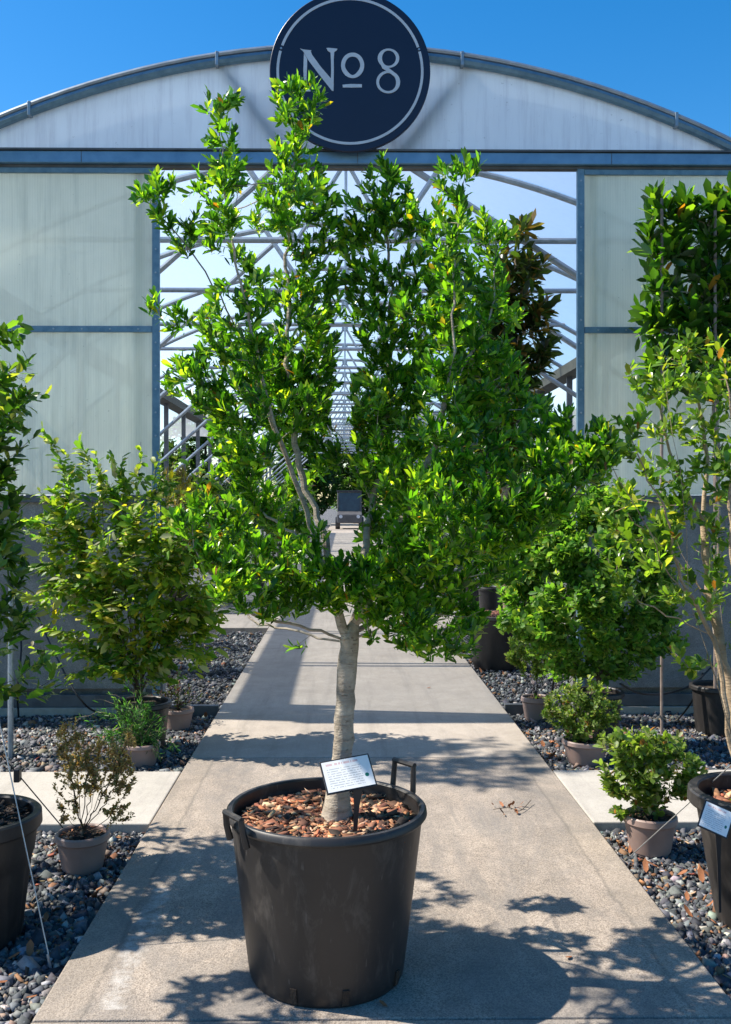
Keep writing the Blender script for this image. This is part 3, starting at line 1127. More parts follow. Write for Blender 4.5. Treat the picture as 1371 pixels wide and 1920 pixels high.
def build_wood(root, sk, r, mat, thr, flare=None, trunk='trunk'):
    base = np.array(root.location)
    tw = MB()
    first = True
    for ch, rr in sk.chains(r):
        pts = sk.p[ch] - base
        if flare is not None and first:
            d = np.linalg.norm(pts - pts[0], axis=1)
            rr = rr * (1 + flare[0] * np.exp(-d / flare[1]))
        if rr[0] > 0.012:
            k_ = np.arange(len(rr))
            rr = rr * (1 + 0.05 * np.sin(k_ * 0.9 + 1) + rng.normal(0, 0.035, len(rr)))
        if first or rr[0] > thr:
            sides = 14 if rr[0] > 0.02 else 8
            MB().tube(pts, rr, sides).build(trunk if first else 'branch', mat, root, True)
            first = False
        else:
            if len(pts) > 4 and rr[0] < 0.003:
                keep = np.unique(np.concatenate([np.arange(0, len(pts), 2), [len(pts) - 1]]))
                pts, rr = pts[keep], rr[keep]
            tw.tube(pts, rr, 4 if rr[0] < 0.004 else 6, False)
    if tw.n:
        o = tw.build('twigs', mat, root, True)
        o['kind'] = 'stuff'


def tip_axes(sk, upw):
    t = np.array(sk.tips)
    p = sk.p[t]
    q = sk.p[sk.par[sk.par[t]]]
    return p, unit(unit(p - q) + np.array([0, 0, upw]) + rng.normal(0, 0.12, p.shape))


def clump_targets(clumps, dens, reject=(), scale_px=True):
    """clumps: (px, py, rx_px, ry_px, Y, depth_m) -> random points in the ellipsoids"""
    out = []
    for (px, py, rx, ry, Y, dd) in clumps:
        c = P(px, py, Y)
        rx_, ry_ = rx / FPX * Y, ry / FPX * Y
        n = max(1, int(round(dens * rx_ * ry_ * 3.14 * (0.5 + dd / max(rx_, 0.02) * 0.5))))
        v = unit(rng.normal(0, 1, (n, 3))) * rng.uniform(0.35, 1.0, (n, 1)) ** 0.45
        out.append(c + v * np.array([rx_, dd, ry_]))
    t = np.concatenate(out)
    if len(reject):
        u = CX + FPX * ((t - _C) @ _R) / ((t - _C) @ _F)
        v = CY - FPX * ((t - _C) @ _U) / ((t - _C) @ _F)
        ok = np.ones(len(t), dtype=bool)
        for (x0, x1, y0, y1) in reject:
            ok &= ~((u > x0) & (u < x1) & (v > y0) & (v < y1))
        t = t[ok]
    return t


# ================================================================== POTS
def pot(name, loc, rt, rb, h, mat, label, fill=0.06, rim=0.03, lip=0.018, collar=0.0, chips=0, group=None, handles=False, slots=False, chip_pal=None, flutes=0, soilmat='soil', cat='plant pot'):
    root = empty(name, loc, label=label, cat=cat, group=group)
    t = 0.006 + rt * 0.01
    zc = h - rim
    wob = (lambda a, z: -0.008 * (0.5 + 0.5 * math.cos(a * flutes)) if z < h * 0.62 and z > 0.001 else 0) if flutes else None
    body = MB()
    prof = [(0.0, 0.0), (rb * 0.97, 0.0), (rb, 0.012)]
    for f in np.linspace(0.08, 1, 14):
        prof.append((rb + (rt - lip * 0.4 - rb) * f + (0.006 if collar and f * zc > h - collar else 0), zc * f))
    body.lathe(prof, 64, wob)
    inner = [(rt - lip * 0.4 - t, zc + 0.002), (rt - lip * 0.4 - t - (rt - rb) * 0.4, h * 0.5), (0.0, h * 0.5)]
    body.lathe(inner, 48)
    body.build('body', mat, root, True)
    rr = MB()
    ro, ri = rt + lip * 0.5, rt - lip * 0.5 - t
    rr.lathe([(ri, zc - 0.01), (ri, h - 0.006), (ri + 0.005, h), (ro - 0.006, h), (ro, h - 0.006), (ro + 0.002, zc + 0.004), (ro - 0.004, zc - 0.004), (rt - lip * 0.4, zc - 0.004)], 72)
    rr.build('rim', mat, root, True)
    # soil surface with gentle humps
    zs = h - fill
    sb = MB()
    rs = rt - lip * 0.4 - t * 0.5
    v, f = [(0, 0, zs + 0.012)], []
    rings, sg = 8, 40
    for i in range(1, rings + 1):
        for k in range(sg):
            a = k / sg * 6.2832
            q = rs * i / rings
            v.append((q * math.cos(a), q * math.sin(a), zs + 0.010 * math.sin(3 * a + i) * (1 - i / rings) + random.uniform(-0.003, 0.003)))
    for k in range(sg):
        f.append((0, 1 + k, 1 + (k + 1) % sg))
    for i in range(rings - 1):
        for k in range(sg):
            a, b = 1 + i * sg + k, 1 + i * sg + (k + 1) % sg
            f.append((a, a + sg, b + sg, b))
    sb.add(v, f).build('soil', soilmat, root, True)
    if chips:
        q = rs * np.sqrt(rng.uniform(0, 0.80, chips))
        a = rng.uniform(0, 6.2832, chips)
        pos = np.stack([q * np.cos(a), q * np.sin(a), zs + 0.006 + rng.uniform(-0.004, 0.010, chips)], 1)
        ln = rng.lognormal(math.log(0.0105), 0.45, chips) * min(1, rt / 0.25)
        size = np.stack([ln, ln * rng.uniform(0.25, 0.6, chips), ln * rng.uniform(0.08, 0.22, chips)], 1)
        scatter('bark_mulch', pos, size, 0.35, 0.18, chip_pal or CHIPS, 'bark_chip', BOX_V, BOX_F, root, kind='stuff')
    if handles:
        for sgn, ang in ((1, handles[0]), (-1, handles[1])):
            ca, sa = math.cos(ang), math.sin(ang)
            hb = MB()
            tx, ty = -sa, ca
            w = 0.05
            up_ = 0.075 if sgn > 0 else 0.03
            rr_ = rt + 0.012
            pts = [(-w, rr_, h - 0.055), (-w, rr_ + 0.012, h - 0.01), (-w * 0.92, rr_ + 0.018, h + up_), (w * 0.92, rr_ + 0.018, h + up_), (w, rr_ + 0.012, h - 0.01), (w, rr_, h - 0.055)]
            q = [(ca * r_ + tx * s_, sa * r_ + ty * s_, z_) for s_, r_, z_ in pts]
            for a_, b_ in ((0, 2), (5, 3)):
                hb.tube([q[a_], q[a_ + (1 if b_ > a_ else -1)], q[b_]], [0.011, 0.010, 0.009], 8)
            hb.tube([np.array(q[2]) - 0.06 * (np.array(q[3]) - np.array(q[2])), q[2], q[3], np.array(q[3]) + 0.06 * (np.array(q[3]) - np.array(q[2]))], 0.0095, 8)
            hb.build('handle', mat, root, True)
    if slots:
        for ang in slots:
            ca, sa = math.cos(ang), math.sin(ang)
            sl = MB()
            rz = lambda z: rb + (rt - rb) * z / h
            v = []
            for z in (0.012, 0.058):
                for s_ in (-0.010, 0.010):
                    for d_ in (0.0045, -0.004):
                        r_ = rz(z) + d_
                        v.append((ca * r_ - sa * s_, sa * r_ + ca * s_, z))
            sl.add(v, [(0, 1, 3, 2), (4, 6, 7, 5), (0, 2, 6, 4), (1, 5, 7, 3), (0, 4, 5, 1), (2, 3, 7, 6)])
            sl.build('drain_slot', 'soil', root)
    return root


CHIPS = [((0.24, 0.10, 0.055), 4), ((0.12, 0.055, 0.035), 3), ((0.38, 0.19, 0.10), 3), ((0.55, 0.36, 0.22), 2), ((0.035, 0.025, 0.02), 2.5), ((0.45, 0.16, 0.07), 1.2)]

# ------------------------------------------------------------------ main tree
PY = 3.086
pot_c = G(612, 1838)
pot_c[1] = PY
pot('tree_pot', (-0.055, PY, 0.0), 0.313, 0.246, 0.53, 'black_pot', 'big black plastic tub with two handles holding the central tree', 0.052, 0.024, 0.014, chips=4200, handles=(R(40), R(216)), slots=(R(-112), R(-76), R(-30)), cat='plant pot')

tree = empty('evergreen_tree', tuple(P(634, 1528, PY)), label='bushy evergreen tree with pale trunk in the two handled black tub', cat='tree')
sk = Skeleton()


def L3(pts, Y0=PY, dy=()):
    out = []
    for i, (x, y) in enumerate(pts):
        t = i / (len(pts) - 1)
        d = np.interp(t, np.linspace(0, 1, len(dy)), dy) if len(dy) else 0
        out.append(P(x, y, Y0 + d))
    return out


sk.limb(L3([(632, 1532), (634, 1480), (641, 1420), (645, 1350), (650, 1280), (655, 1215), (656, 1190)]), 0.03, 0.002)
sk.limb(L3([(650, 1200), (636, 1150), (613, 1080), (590, 1005), (565, 935), (542, 868), (505, 790), (470, 690), (425, 580), (370, 490), (320, 425), (280, 365)], dy=(0, -0.02, -0.06, -0.08, -0.1)), 0.035)
sk.limb(L3([(625, 1110), (612, 1030), (590, 950), (562, 875), (545, 760), (540, 640), (538, 500), (545, 380), (552, 270), (560, 190)], dy=(-0.03, 0.04, 0.08, 0.1, 0.1)), 0.035)
sk.limb(L3([(542, 868), (500, 740), (470, 600), (440, 470), (420, 350), (412, 230)], dy=(-0.06, -0.16, -0.2, -0.18)), 0.035)
sk.limb(L3([(656, 1195), (672, 1140), (680, 1070), (690, 1000), (700, 940), (715, 830), (733, 690), (735, 560), (728, 440), (735, 330)], dy=(0, 0.05, 0.14, 0.15, 0.1)), 0.035)
sk.limb(L3([(690, 1010), (690, 930), (660, 860), (640, 820)], dy=(0.1, 0.2, 0.3)), 0.035)
sk.limb(L3([(672, 1170), (700, 1110), (722, 1060), (740, 1005), (790, 900), (830, 780), (850, 660), (850, 520), (860, 400), (868, 310)], dy=(0, -0.08, -0.15, -0.16, -0.1)), 0.035)
sk.limb(L3([(835, 740), (880, 670), (920, 590), (930, 500), (930, 440)], dy=(-0.1, 0.05, 0.1)), 0.035)
sk.limb(L3([(668, 1175), (720, 1130), (770, 1100), (800, 1050), (900, 990), (1000, 960), (1060, 935), (1110, 890)], dy=(0, -0.1, -0.25, -0.25)), 0.035)
sk.limb(L3([(655, 1205), (600, 1182), (560, 1172), (500, 1160), (440, 1125), (390, 1070), (350, 1000)], dy=(0, -0.08, -0.2, -0.25)), 0.035)
sk.limb(L3([(655, 1203), (600, 1195), (540, 1180), (470, 1160), (440, 1110)], dy=(0, 0.15, 0.3)), 0.035)
sk.limb(L3([(664, 1200), (720, 1172), (780, 1150), (850, 1160), (900, 1150)], dy=(0, -0.1, -0.2)), 0.035)
sk.limb(L3([(668, 1185), (740, 1140), (820, 1090), (930, 1030)], dy=(0, 0.2, 0.45)), 0.035)
sk.limb(L3([(618, 1090), (560, 1010), (480, 950), (420, 900)], dy=(-0.03, 0.2, 0.4)), 0.035)

C_ = []


def cl(px, py, r, d=0.0, ry=None, dd=None):
    rr = r / FPX * PY
    C_.append((px, py, r * 0.88, (ry or r) * 0.88, PY + d, (dd or rr) * 0.95))


for a in [(400, 205, 28, -.18, 32), (440, 200, 24, -.18, 28), (418, 260, 34, -.18, 40), (395, 320, 34, -.15), (440, 330, 40, -.2), (375, 380, 36, -.15), (420, 400, 40, -.25),
          (535, 175, 28, .1), (575, 170, 32, .12, 30), (600, 190, 22, .12), (560, 225, 42, .1, 34), (545, 285, 42, .1), (580, 310, 34, .15), (530, 350, 42, .05), (590, 370, 42, .1), (500, 330, 26, .0),
          (285, 345, 28, -.1), (262, 370, 20, -.1), (310, 350, 22, -.1), (300, 415, 30, -.1), (335, 440, 36, -.1), (370, 430, 26, -.12), (390, 450, 28, -.2),
          (500, 410, 44, .0), (550, 430, 44, .1), (610, 420, 32, .1), (460, 470, 34, -.1), (590, 460, 26, .12),
          (715, 320, 36, .1, 30), (750, 330, 30, .1), (690, 370, 36, .1), (745, 390, 48, .1), (795, 400, 40, 0), (700, 440, 28, .1), (780, 455, 42, .1),
          (875, 305, 30, -.1, 30), (840, 330, 30, -.1), (850, 385, 40, -.1), (890, 420, 36, 0), (835, 455, 50, -.1), (925, 440, 34, .1), (900, 485, 42, .1), (955, 440, 20, .1),
          (290, 562, 24, -.15), (320, 575, 24, -.15), (330, 620, 22, -.15),
          (420, 560, 34, -.15), (480, 545, 44, -.1), (550, 545, 40, .1), (600, 560, 34, .1), (400, 610, 42, -.2), (460, 615, 48, -.15), (530, 620, 44, .1), (595, 625, 40, .1),
          (345, 690, 34, -.2), (330, 720, 24, -.2), (400, 690, 50, -.2), (470, 690, 54, -.1), (540, 690, 52, .1), (600, 690, 38, .15), (390, 745, 40, -.2), (450, 760, 60, -.2), (520, 770, 56, .1), (580, 760, 52, .2), (420, 815, 40, -.1), (480, 835, 50, -.2), (555, 820, 44, .2), (610, 790, 30, .3),
          (685, 565, 30, .1), (730, 520, 40, .1), (700, 590, 34, .1), (780, 530, 50, .1), (850, 530, 54, -.1), (920, 530, 46, .1), (760, 590, 44, .15), (820, 600, 56, 0), (890, 600, 54, .1), (945, 590, 38, .2),
          (700, 660, 34, .1), (760, 670, 56, .1), (830, 680, 60, -.1), (900, 680, 56, .1), (955, 690, 40, .2), (690, 730, 40, .2), (750, 750, 60, .1), (820, 770, 66, -.2), (900, 770, 60, .0), (960, 750, 44, .2), (1010, 780, 40, .0), (1035, 800, 26, 0),
          (690, 800, 42, .2), (740, 830, 54, -.1), (810, 850, 60, -.3), (880, 850, 56, -.2), (950, 850, 54, -.1), (1010, 860, 46, -.2), (1065, 845, 40, -.2), (1110, 820, 32, -.2), (1140, 800, 22, -.2), (1120, 880, 36, -.2), (1085, 910, 30, -.2),
          (680, 890, 34, .1), (740, 910, 50, -.2), (810, 930, 60, -.4), (880, 930, 56, -.3), (950, 930, 56, -.3), (1010, 930, 50, -.3), (980, 990, 40, -.3), (1060, 960, 22, -.3),
          (380, 950, 38, -.2), (345, 985, 34, -.25), (430, 960, 40, -.2), (480, 930, 40, .3), (520, 960, 44, .3), (400, 1020, 44, -.25), (460, 1030, 50, -.25), (520, 1030, 44, -.1), (555, 990, 34, .3), (430, 1085, 40, -.3), (490, 1090, 46, -.3), (550, 1080, 40, -.2), (410, 1120, 22, -.25), (520, 1135, 34, -.2),
          (690, 1050, 34, .2), (630, 1070, 26, -.1), (680, 1110, 34, -.2), (730, 1060, 40, -.1), (750, 990, 44, -.1), (820, 1000, 52, -.35), (890, 1000, 54, -.35), (780, 1060, 44, -.2), (840, 1070, 54, -.1), (910, 1060, 48, .2), (750, 1125, 40, -.15), (810, 1120, 50, .1), (870, 1125, 50, .2), (800, 1185, 42, -.1), (860, 1195, 44, -.1), (890, 1160, 30, .1), (690, 1195, 12, -.1), (548, 1215, 10, .1)]:
    cl(a[0], a[1], a[2], a[3], a[4] if len(a) > 4 else None)
# inner / far side of the crown
base = list(C_)
for (px, py, rx, ry, Y, dd) in base:
    if rx > 34 and rng.random() < 0.6:
        C_.append((px + rng.normal(0, 14), py + rng.normal(0, 14), rx, ry, 2 * PY - Y + 0.18 + rng.normal(0, 0.12), dd))
SLIT = [(628, 668, 300, 350), (636, 662, 600, 850), (300, 378, 462, 545), (612, 660, 880, 1000), (300, 395, 770, 900)]
C_ += [(a, b_, q, q, PY + d_, q / FPX * PY) for (a, b_, q, d_) in [(1040, 900, 46, -.25), (1090, 850, 40, -.2), (1060, 800, 36, -.1), (1130, 850, 34, -.2), (1000, 830, 40, -.1), (1010, 970, 40, -.25), (940, 1000, 44, -.3), (700, 1090, 40, -.2), (640, 1120, 24, -.2), (720, 1130, 34, -.2), (610, 1060, 34, -.2), (660, 1060, 30, -.15), (580, 1110, 34, -.2), (690, 1160, 20, -.15), (770, 1020, 40, -.2), (660, 480, 30, .1), (645, 540, 30, .15), (675, 540, 32, .1), (650, 450, 32, .15), (690, 410, 32, .1), (655, 580, 26, .2), (615, 520, 32, .1), (640, 390, 34, .1), (660, 430, 30, .1), (625, 440, 30, .1), (600, 500, 40, .1), (690, 500, 36, .1), (590, 590, 40, -.1), (610, 650, 36, 0), (700, 620, 36, .0), (690, 760, 40, .1), (610, 740, 40, .1), (640, 860, 30, .2), (590, 850, 36, .2), (690, 850, 40, .0), (560, 900, 30, .3), (590, 1010, 30, -.2), (560, 1050, 40, -.25), (600, 1100, 36, -.25), (650, 1090, 36, -.25), (720, 1090, 44, -.25), (560, 1120, 30, -.2), (480, 1130, 34, -.25), (760, 1160, 36, -.2), (740, 1190, 22, -.15), (700, 1020, 34, .2), (730, 960, 40, .1), (460, 890, 40, .2), (420, 870, 26, .2)]]
tg = np.concatenate([clump_targets([c for c in C_ if c[1] < 640], 1080, SLIT), clump_targets([c for c in C_ if c[1] >= 640], 1500, SLIT)])
sk.reach(tg, 0.16, 0.035, 0.6, 0.3, 0.55)
r = sk.radii(0.0010, 0.0310)
build_wood(tree, sk, r, 'bark_grey', 0.0065, (0.6, 0.07))
tp, ax = tip_axes(sk, 0.5)
MAINPAL = [((0.072, 0.20, 0.018), 5), ((0.12, 0.28, 0.024), 4), ((0.034, 0.11, 0.016), 5), ((0.29, 0.44, 0.045), 2.8), ((0.45, 0.36, 0.03), 0.14), ((0.30, 0.14, 0.03), 0.08)]
F = leaf_field(tp, ax, 13, 0.058, 0.0325, 0.30, 0.36, 66, 13, 0.33, pal=MAINPAL)
add_leaves(tree, F, 'leaf_glossy', 300, 0.36)
#==MORE==
# ================================================================== OTHER PLANTS
def plant(name, label, cat, base, limbs, clumps, dens, leaf, mat, bark, r0, rroot, nsingle=0, bf=0.2, thr=0.006, upw=0.5, reject=(), step=0.05, down=0.4, lmin=0.15, flare=None, group=None, wob=0.004, stem='trunk', arc=0.3):
    root = empty(name, base, label=label, cat=cat, group=group)
    sk = Skeleton()
    b = np.array(base, dtype=float)
    lt = [sk.limb(lm, step, wob, tip=True) for lm in limbs]
    tg = clump_targets(clumps, dens, reject) if not isinstance(clumps, np.ndarray) else clumps
    sk.reach(tg, bf, step, down, arc, lmin)
    r = sk.radii(r0, rroot)
    build_wood(root, sk, r, bark, thr, flare, stem)
    tp, ax = tip_axes(sk, upw)
    leaf = dict(leaf)
    extra = leaf.pop('along', 0)
    back = leaf.pop('limb_leaves', 0)
    F = leaf_field(tp, ax, **leaf)
    if extra:       # leaves further back along the twigs too
        t = np.array(sk.tips)
        q = t.copy()
        fs = [F]
        for k in range(extra):
            q = sk.par[sk.par[q]]
            q = np.maximum(q, 2)
            pp = sk.p[q]
            aa = unit(unit(pp - sk.p[np.maximum(sk.par[q], 0)]) + np.array([0, 0, upw * 0.5]) + rng.normal(0, 0.15, pp.shape))
            ok = sk.len[q] > lmin + 0.1
            if ok.sum():
                fs.append(leaf_field(pp[ok], aa[ok], **leaf))
        F = cat_fields(fs)
    if back:        # leaves in pairs down the outer stretch of every main stem
        q = np.array(lt)
        fs = [F]
        for k in range(back):
            q = np.maximum(sk.par[q], 2)
            pp = sk.p[q]
            aa = unit(pp - sk.p[np.maximum(sk.par[q], 0)] + rng.normal(0, 0.006, pp.shape))
            ok = sk.len[q] > lmin + 0.1
            if ok.sum():
                fs.append(leaf_field(pp[ok], aa[ok], **dict(leaf, n=3, shoot=step)))
        F = cat_fields(fs)
    add_leaves(root, F, mat, nsingle, leaf['width'])
    return root


def px_clumps(lst, Y, ddk=1.0):
    return [(a[0], a[1], a[2], a[3], Y + (a[4] if len(a) > 4 else 0), max(a[2], a[3]) / FPX * Y * ddk) for a in lst]


def gz(px, py, z=GZ):
    return G(px, py, z)


# ---- left: tree in the dark pot at the edge of the gravel, leaves hanging into view
pc = np.array([-1.315, 3.42, GZ])
pot('plant_pot', pc, 0.222, 0.165, 0.445, 'black_pot_plain', 'dark fluted pot of soil beside the guy wire and the brown twiggy shrub', 0.035, 0.05, 0.022, collar=0.16, chips=500, flutes=18, chip_pal=[((0.03, 0.022, 0.018), 5), ((0.07, 0.045, 0.03), 3), ((0.15, 0.10, 0.06), 1)])
tb = pc + np.array([-0.02, 0.03, 0.40])
limbs = [[tb, tb + (-0.03, 0.02, 0.5), tb + (-0.05, 0.03, 1.1), tb + (-0.02, 0, 1.9), tb + (-0.05, 0, 2.5)]]
cl_l = []
for a in [(0, 640, 46, 40, -.05), (50, 690, 34, 26), (70, 745, 22, 20), (10, 720, 46, 46), (30, 800, 40, 40, .1), (-20, 860, 60, 60), (20, 900, 46, 40, .1), (-30, 980, 60, 60), (30, 1000, 40, 36, .1), (0, 1070, 50, 50), (60, 1090, 34, 30), (20, 1150, 40, 36), (90, 1150, 26, 22), (-20, 1230, 40, 36), (78, 1262, 34, 34, .05), (8, 1290, 24, 24)]:
    cl_l.append(a)
CLL = px_clumps(cl_l, 3.55)
CLX = []
REJ = [(75, 2000, 300, 620), (110, 2000, 620, 790), (125, 2000, 790, 1900), (-500, 60, 200, 590)]
# crown outside the picture, whose shade falls across the walk
for (x, y, z, rr_) in [(-1.62, 3.5, 2.5, .3), (-1.75, 3.75, 2.0, .28), (-1.55, 3.15, 2.3, .24), (-1.9, 3.7, 2.5, .3), (-1.62, 3.3, 2.85, .26), (-1.6, 3.9, 2.3, .22), (-1.75, 3.1, 1.75, .2), (-1.7, 3.8, 1.4, .2), (-1.9, 3.3, 2.2, .26), (-1.6, 4.1, 1.9, .22)]:
    d = np.array([x, y, z]) - _C
    u = CX + FPX * (d @ _R) / (d @ _F)
    v = CY - FPX * d[2] / (d @ _F)
    s_ = rr_ * FPX / y
    CLX.append((u, v, s_, s_, y, rr_))
plant('evergreen_tree', 'dark glossy leaved tree leaning in over the dark fluted pot', 'tree', tb, limbs, np.concatenate([clump_targets(CLL, 330, REJ), clump_targets(CLX, 230, REJ)]), 1,
      dict(n=8, shoot=0.13, length=0.055, lvar=0.25, width=0.42, th0=80, th1=25, lift=0.0, pal=[((0.06, 0.15, 0.025), 5), ((0.10, 0.20, 0.035), 3), ((0.21, 0.25, 0.07), 1.3), ((0.03, 0.08, 0.018), 2)], along=1), 'leaf_glossy', 'bark_dark', 0.0014, 0.024, 220, )

# ---- tall tree out of the frame by the left door: its shade dapples the walk
tb = np.array([-3.15, 6.02, GZ])
pot('plant_pot', tb, 0.26, 0.2, 0.42, 'black_pot_plain', 'black pot of the tall tree in front of the closed side of the shed', 0.04, 0.035, 0.02)
tb = tb + (0, 0, 0.38)
CT = []
for (x, y, z, rr_) in [(-3.15, 6.0, 4.25, .34), (-3.0, 6.3, 4.5, .3), (-3.2, 5.8, 4.6, .34), (-3.1, 6.1, 5.0, .3), (-3.3, 6.35, 4.3, .3), (-3.05, 5.75, 4.2, .22)]:
    d = np.array([x, y, z]) - _C
    CT.append((CX + FPX * (d @ _R) / (d @ _F), CY - FPX * d[2] / (d @ _F), rr_ * FPX / y, rr_ * FPX / y, y, rr_))
plant('evergreen_tree', 'tall slender tree in a black pot before the closed side of the shed', 'tree', tb, [[tb, tb + (0.03, 0, 1.3), tb + (-0.02, 0, 2.6), tb + (0, 0, 4.4)]], CT, 130,
      dict(n=8, shoot=0.14, length=0.075, lvar=0.2, width=0.42, th0=75, th1=25, lift=0.1, pal=[((0.04, 0.11, 0.02), 3), ((0.07, 0.15, 0.03), 2)]), 'leaf_glossy', 'bark_grey', 0.0016, 0.03, 0, lmin=3.0)

tb = np.array([-2.25, 4.15, GZ])
pot('plant_pot', tb, 0.22, 0.17, 0.38, 'black_pot_plain', 'black pot of the round headed tree beyond the fluted pot', 0.04, 0.035, 0.02)
tb = tb + (0, 0, 0.34)
CT = []
for (x, y, z, rr_) in [(-2.2, 4.1, 2.1, .4), (-2.3, 3.75, 1.9, .36), (-2.15, 4.3, 1.6, .34), (-2.4, 4.2, 2.5, .36), (-2.2, 3.8, 2.5, .3), (-2.15, 3.7, 1.5, .3), (-2.45, 4.0, 1.6, .3), (-2.15, 4.45, 2.2, .26)]:
    d = np.array([x, y, z]) - _C
    CT.append((CX + FPX * (d @ _R) / (d @ _F), CY - FPX * d[2] / (d @ _F), rr_ * FPX / y, rr_ * FPX / y, y, rr_))
plant('evergreen_tree', 'round headed potted tree standing beyond the fluted pot', 'tree', tb, [[tb, tb + (0.03, 0, 0.8), tb + (-0.02, 0, 1.9)]], CT, 150,
      dict(n=9, shoot=0.14, length=0.07, lvar=0.2, width=0.42, th0=75, th1=25, lift=0.1, pal=[((0.05, 0.13, 0.02), 3), ((0.08, 0.17, 0.03), 2)]), 'leaf_glossy', 'bark_grey', 0.0016, 0.026, 0, lmin=0.7)

# ---- left: big arching yellow-green shrub
YL = 6.05
pb = gz(262, 1392)
pot('plant_pot', (P(268, 1300, YL)[0], YL, GZ), 0.17, 0.135, 0.30, 'black_pot_plain', 'plain black pot under the arching yellow green shrub', 0.03, 0.03, 0.018)
sb = np.array([P(262, 1300, YL)[0], YL, GZ + 0.265])
lim = [[sb, sb + (0.0, 0, 0.12)]]
for (x, y, d, mx) in [(78, 800, -.1, 150), (108, 860, .1, 150), (150, 822, .1, 185), (178, 850, -.1, 200), (75, 920, .0, 150), (230, 855, -.2, 235), (265, 828, .1, 258), (300, 840, .0, 280), (340, 835, .1, 300), (385, 865, .2, 330), (415, 900, .1, 340), (200, 900, -.2, 230), (420, 980, -.1, 340), (100, 960, -.2, 170), (110, 1080, -.3, 180), (420, 1090, -.2, 350), (250, 960, -.4, 250), (330, 1000, -.4, 300), (170, 1010, -.4, 200), (380, 1130, .0, 330), (300, 905, .25, 290)]:
    lim.append([sb + (rng.normal(0, .01), rng.normal(0, .01), 0.08), P(mx, (1290 + y) / 2 - 40, YL + d * 0.4), P((mx + x) / 2, y + (1290 - y) * 0.12, YL + d * 0.8), P(x, y, YL + d)])
CLS = px_clumps([(390, 930, 40, 30, .1), (330, 910, 40, 26), (150, 930, 60, 50, -.1), (230, 950, 60, 50, -.2), (310, 950, 64, 50, -.2), (380, 980, 54, 50, -.1), (130, 1010, 50, 50, -.1), (210, 1030, 60, 50, -.25), (290, 1040, 64, 56, -.3), (360, 1060, 60, 50, -.2), (420, 1050, 34, 40), (160, 1100, 60, 50, -.1), (240, 1120, 66, 56, -.2), (320, 1130, 66, 50, -.2), (390, 1140, 44, 44), (210, 1190, 56, 46), (290, 1200, 66, 50), (360, 1190, 50, 40), (250, 1250, 50, 34), (110, 1130, 30, 40)], YL, 0.9)
plant('arching_shrub', 'large yellow green shrub with arching stems against the closed door leaf', 'shrub', sb, lim, CLS + px_clumps([(110, 1060, 40, 40), (100, 950, 30, 40), (420, 1000, 30, 40), (230, 1230, 60, 40, -.1), (310, 1250, 50, 30, -.1), (170, 1180, 40, 40), (400, 1190, 30, 30), (280, 990, 60, 40, .2), (200, 1090, 60, 50, .2), (340, 1100, 60, 50, .2), (60, 1000, 40, 50), (50, 1100, 40, 50), (90, 1200, 40, 46), (150, 1240, 46, 40), (400, 1120, 46, 50, .1), (420, 950, 36, 30, .2), (440, 1020, 26, 40, .2), (360, 1230, 50, 40)], YL, 0.9), 105,
      dict(n=13, shoot=0.24, length=0.070, lvar=0.25, width=0.42, th0=62, th1=40, lift=0.0, flat=True, pal=[((0.24, 0.31, 0.04), 5), ((0.14, 0.25, 0.03), 5), ((0.07, 0.16, 0.025), 3), ((0.38, 0.36, 0.22), 1.3), ((0.38, 0.33, 0.03), 0.7)], droop=0.25, along=1, curl=0.2, limb_leaves=16), 'leaf_soft', 'bark_dark', 0.0016, 0.02, 300, upw=0.15, lmin=0.3, stem='stem')

# ---- left: dark leaved plant in a taupe pot, feathery green plant, brown twiggy shrub
def taupe(px_l, px_r, y_top, y_bot, label, zg=GZ, **k):
    Y0 = G((px_l + px_r) / 2, y_bot, zg)[1]
    r_ = (px_r - px_l) / 2 / FPX * Y0
    Yc = Y0 + r_ * 0.72
    c = P((px_l + px_r) / 2, y_bot, Yc)
    h_ = (P(0, y_top, Yc)[2]) - zg
    loc = np.array([c[0], Yc, zg])
    pot('plant_pot', loc, r_, r_ * 0.76, h_, 'taupe_plastic', label, 0.02, min(0.04, h_ * 0.2), 0.007, **k)
    return loc, r_, h_


lo, r_, h_ = taupe(305, 363, 1328, 1370, 'small taupe pot of a dark purple plant next to the walk')
b = lo + (0, 0, h_ - 0.03)
plant('dark_plant', 'low dark purplish plant in the small taupe pot under the arching shrub', 'plant', b, [[b, b + (0, 0, 0.1)]], px_clumps([(325, 1270, 50, 40), (350, 1300, 40, 26), (300, 1290, 34, 30)], lo[1], 1.0), 240,
      dict(n=9, shoot=0.07, length=0.028, lvar=0.2, width=0.45, th0=75, th1=25, lift=0.1, pal=[((0.03, 0.05, 0.018), 3), ((0.07, 0.03, 0.03), 2), ((0.06, 0.09, 0.03), 1)]), 'leaf_dull', 'bark_dark', 0.001, 0.006, 0, lmin=0.03, stem='stem', thr=0.003)

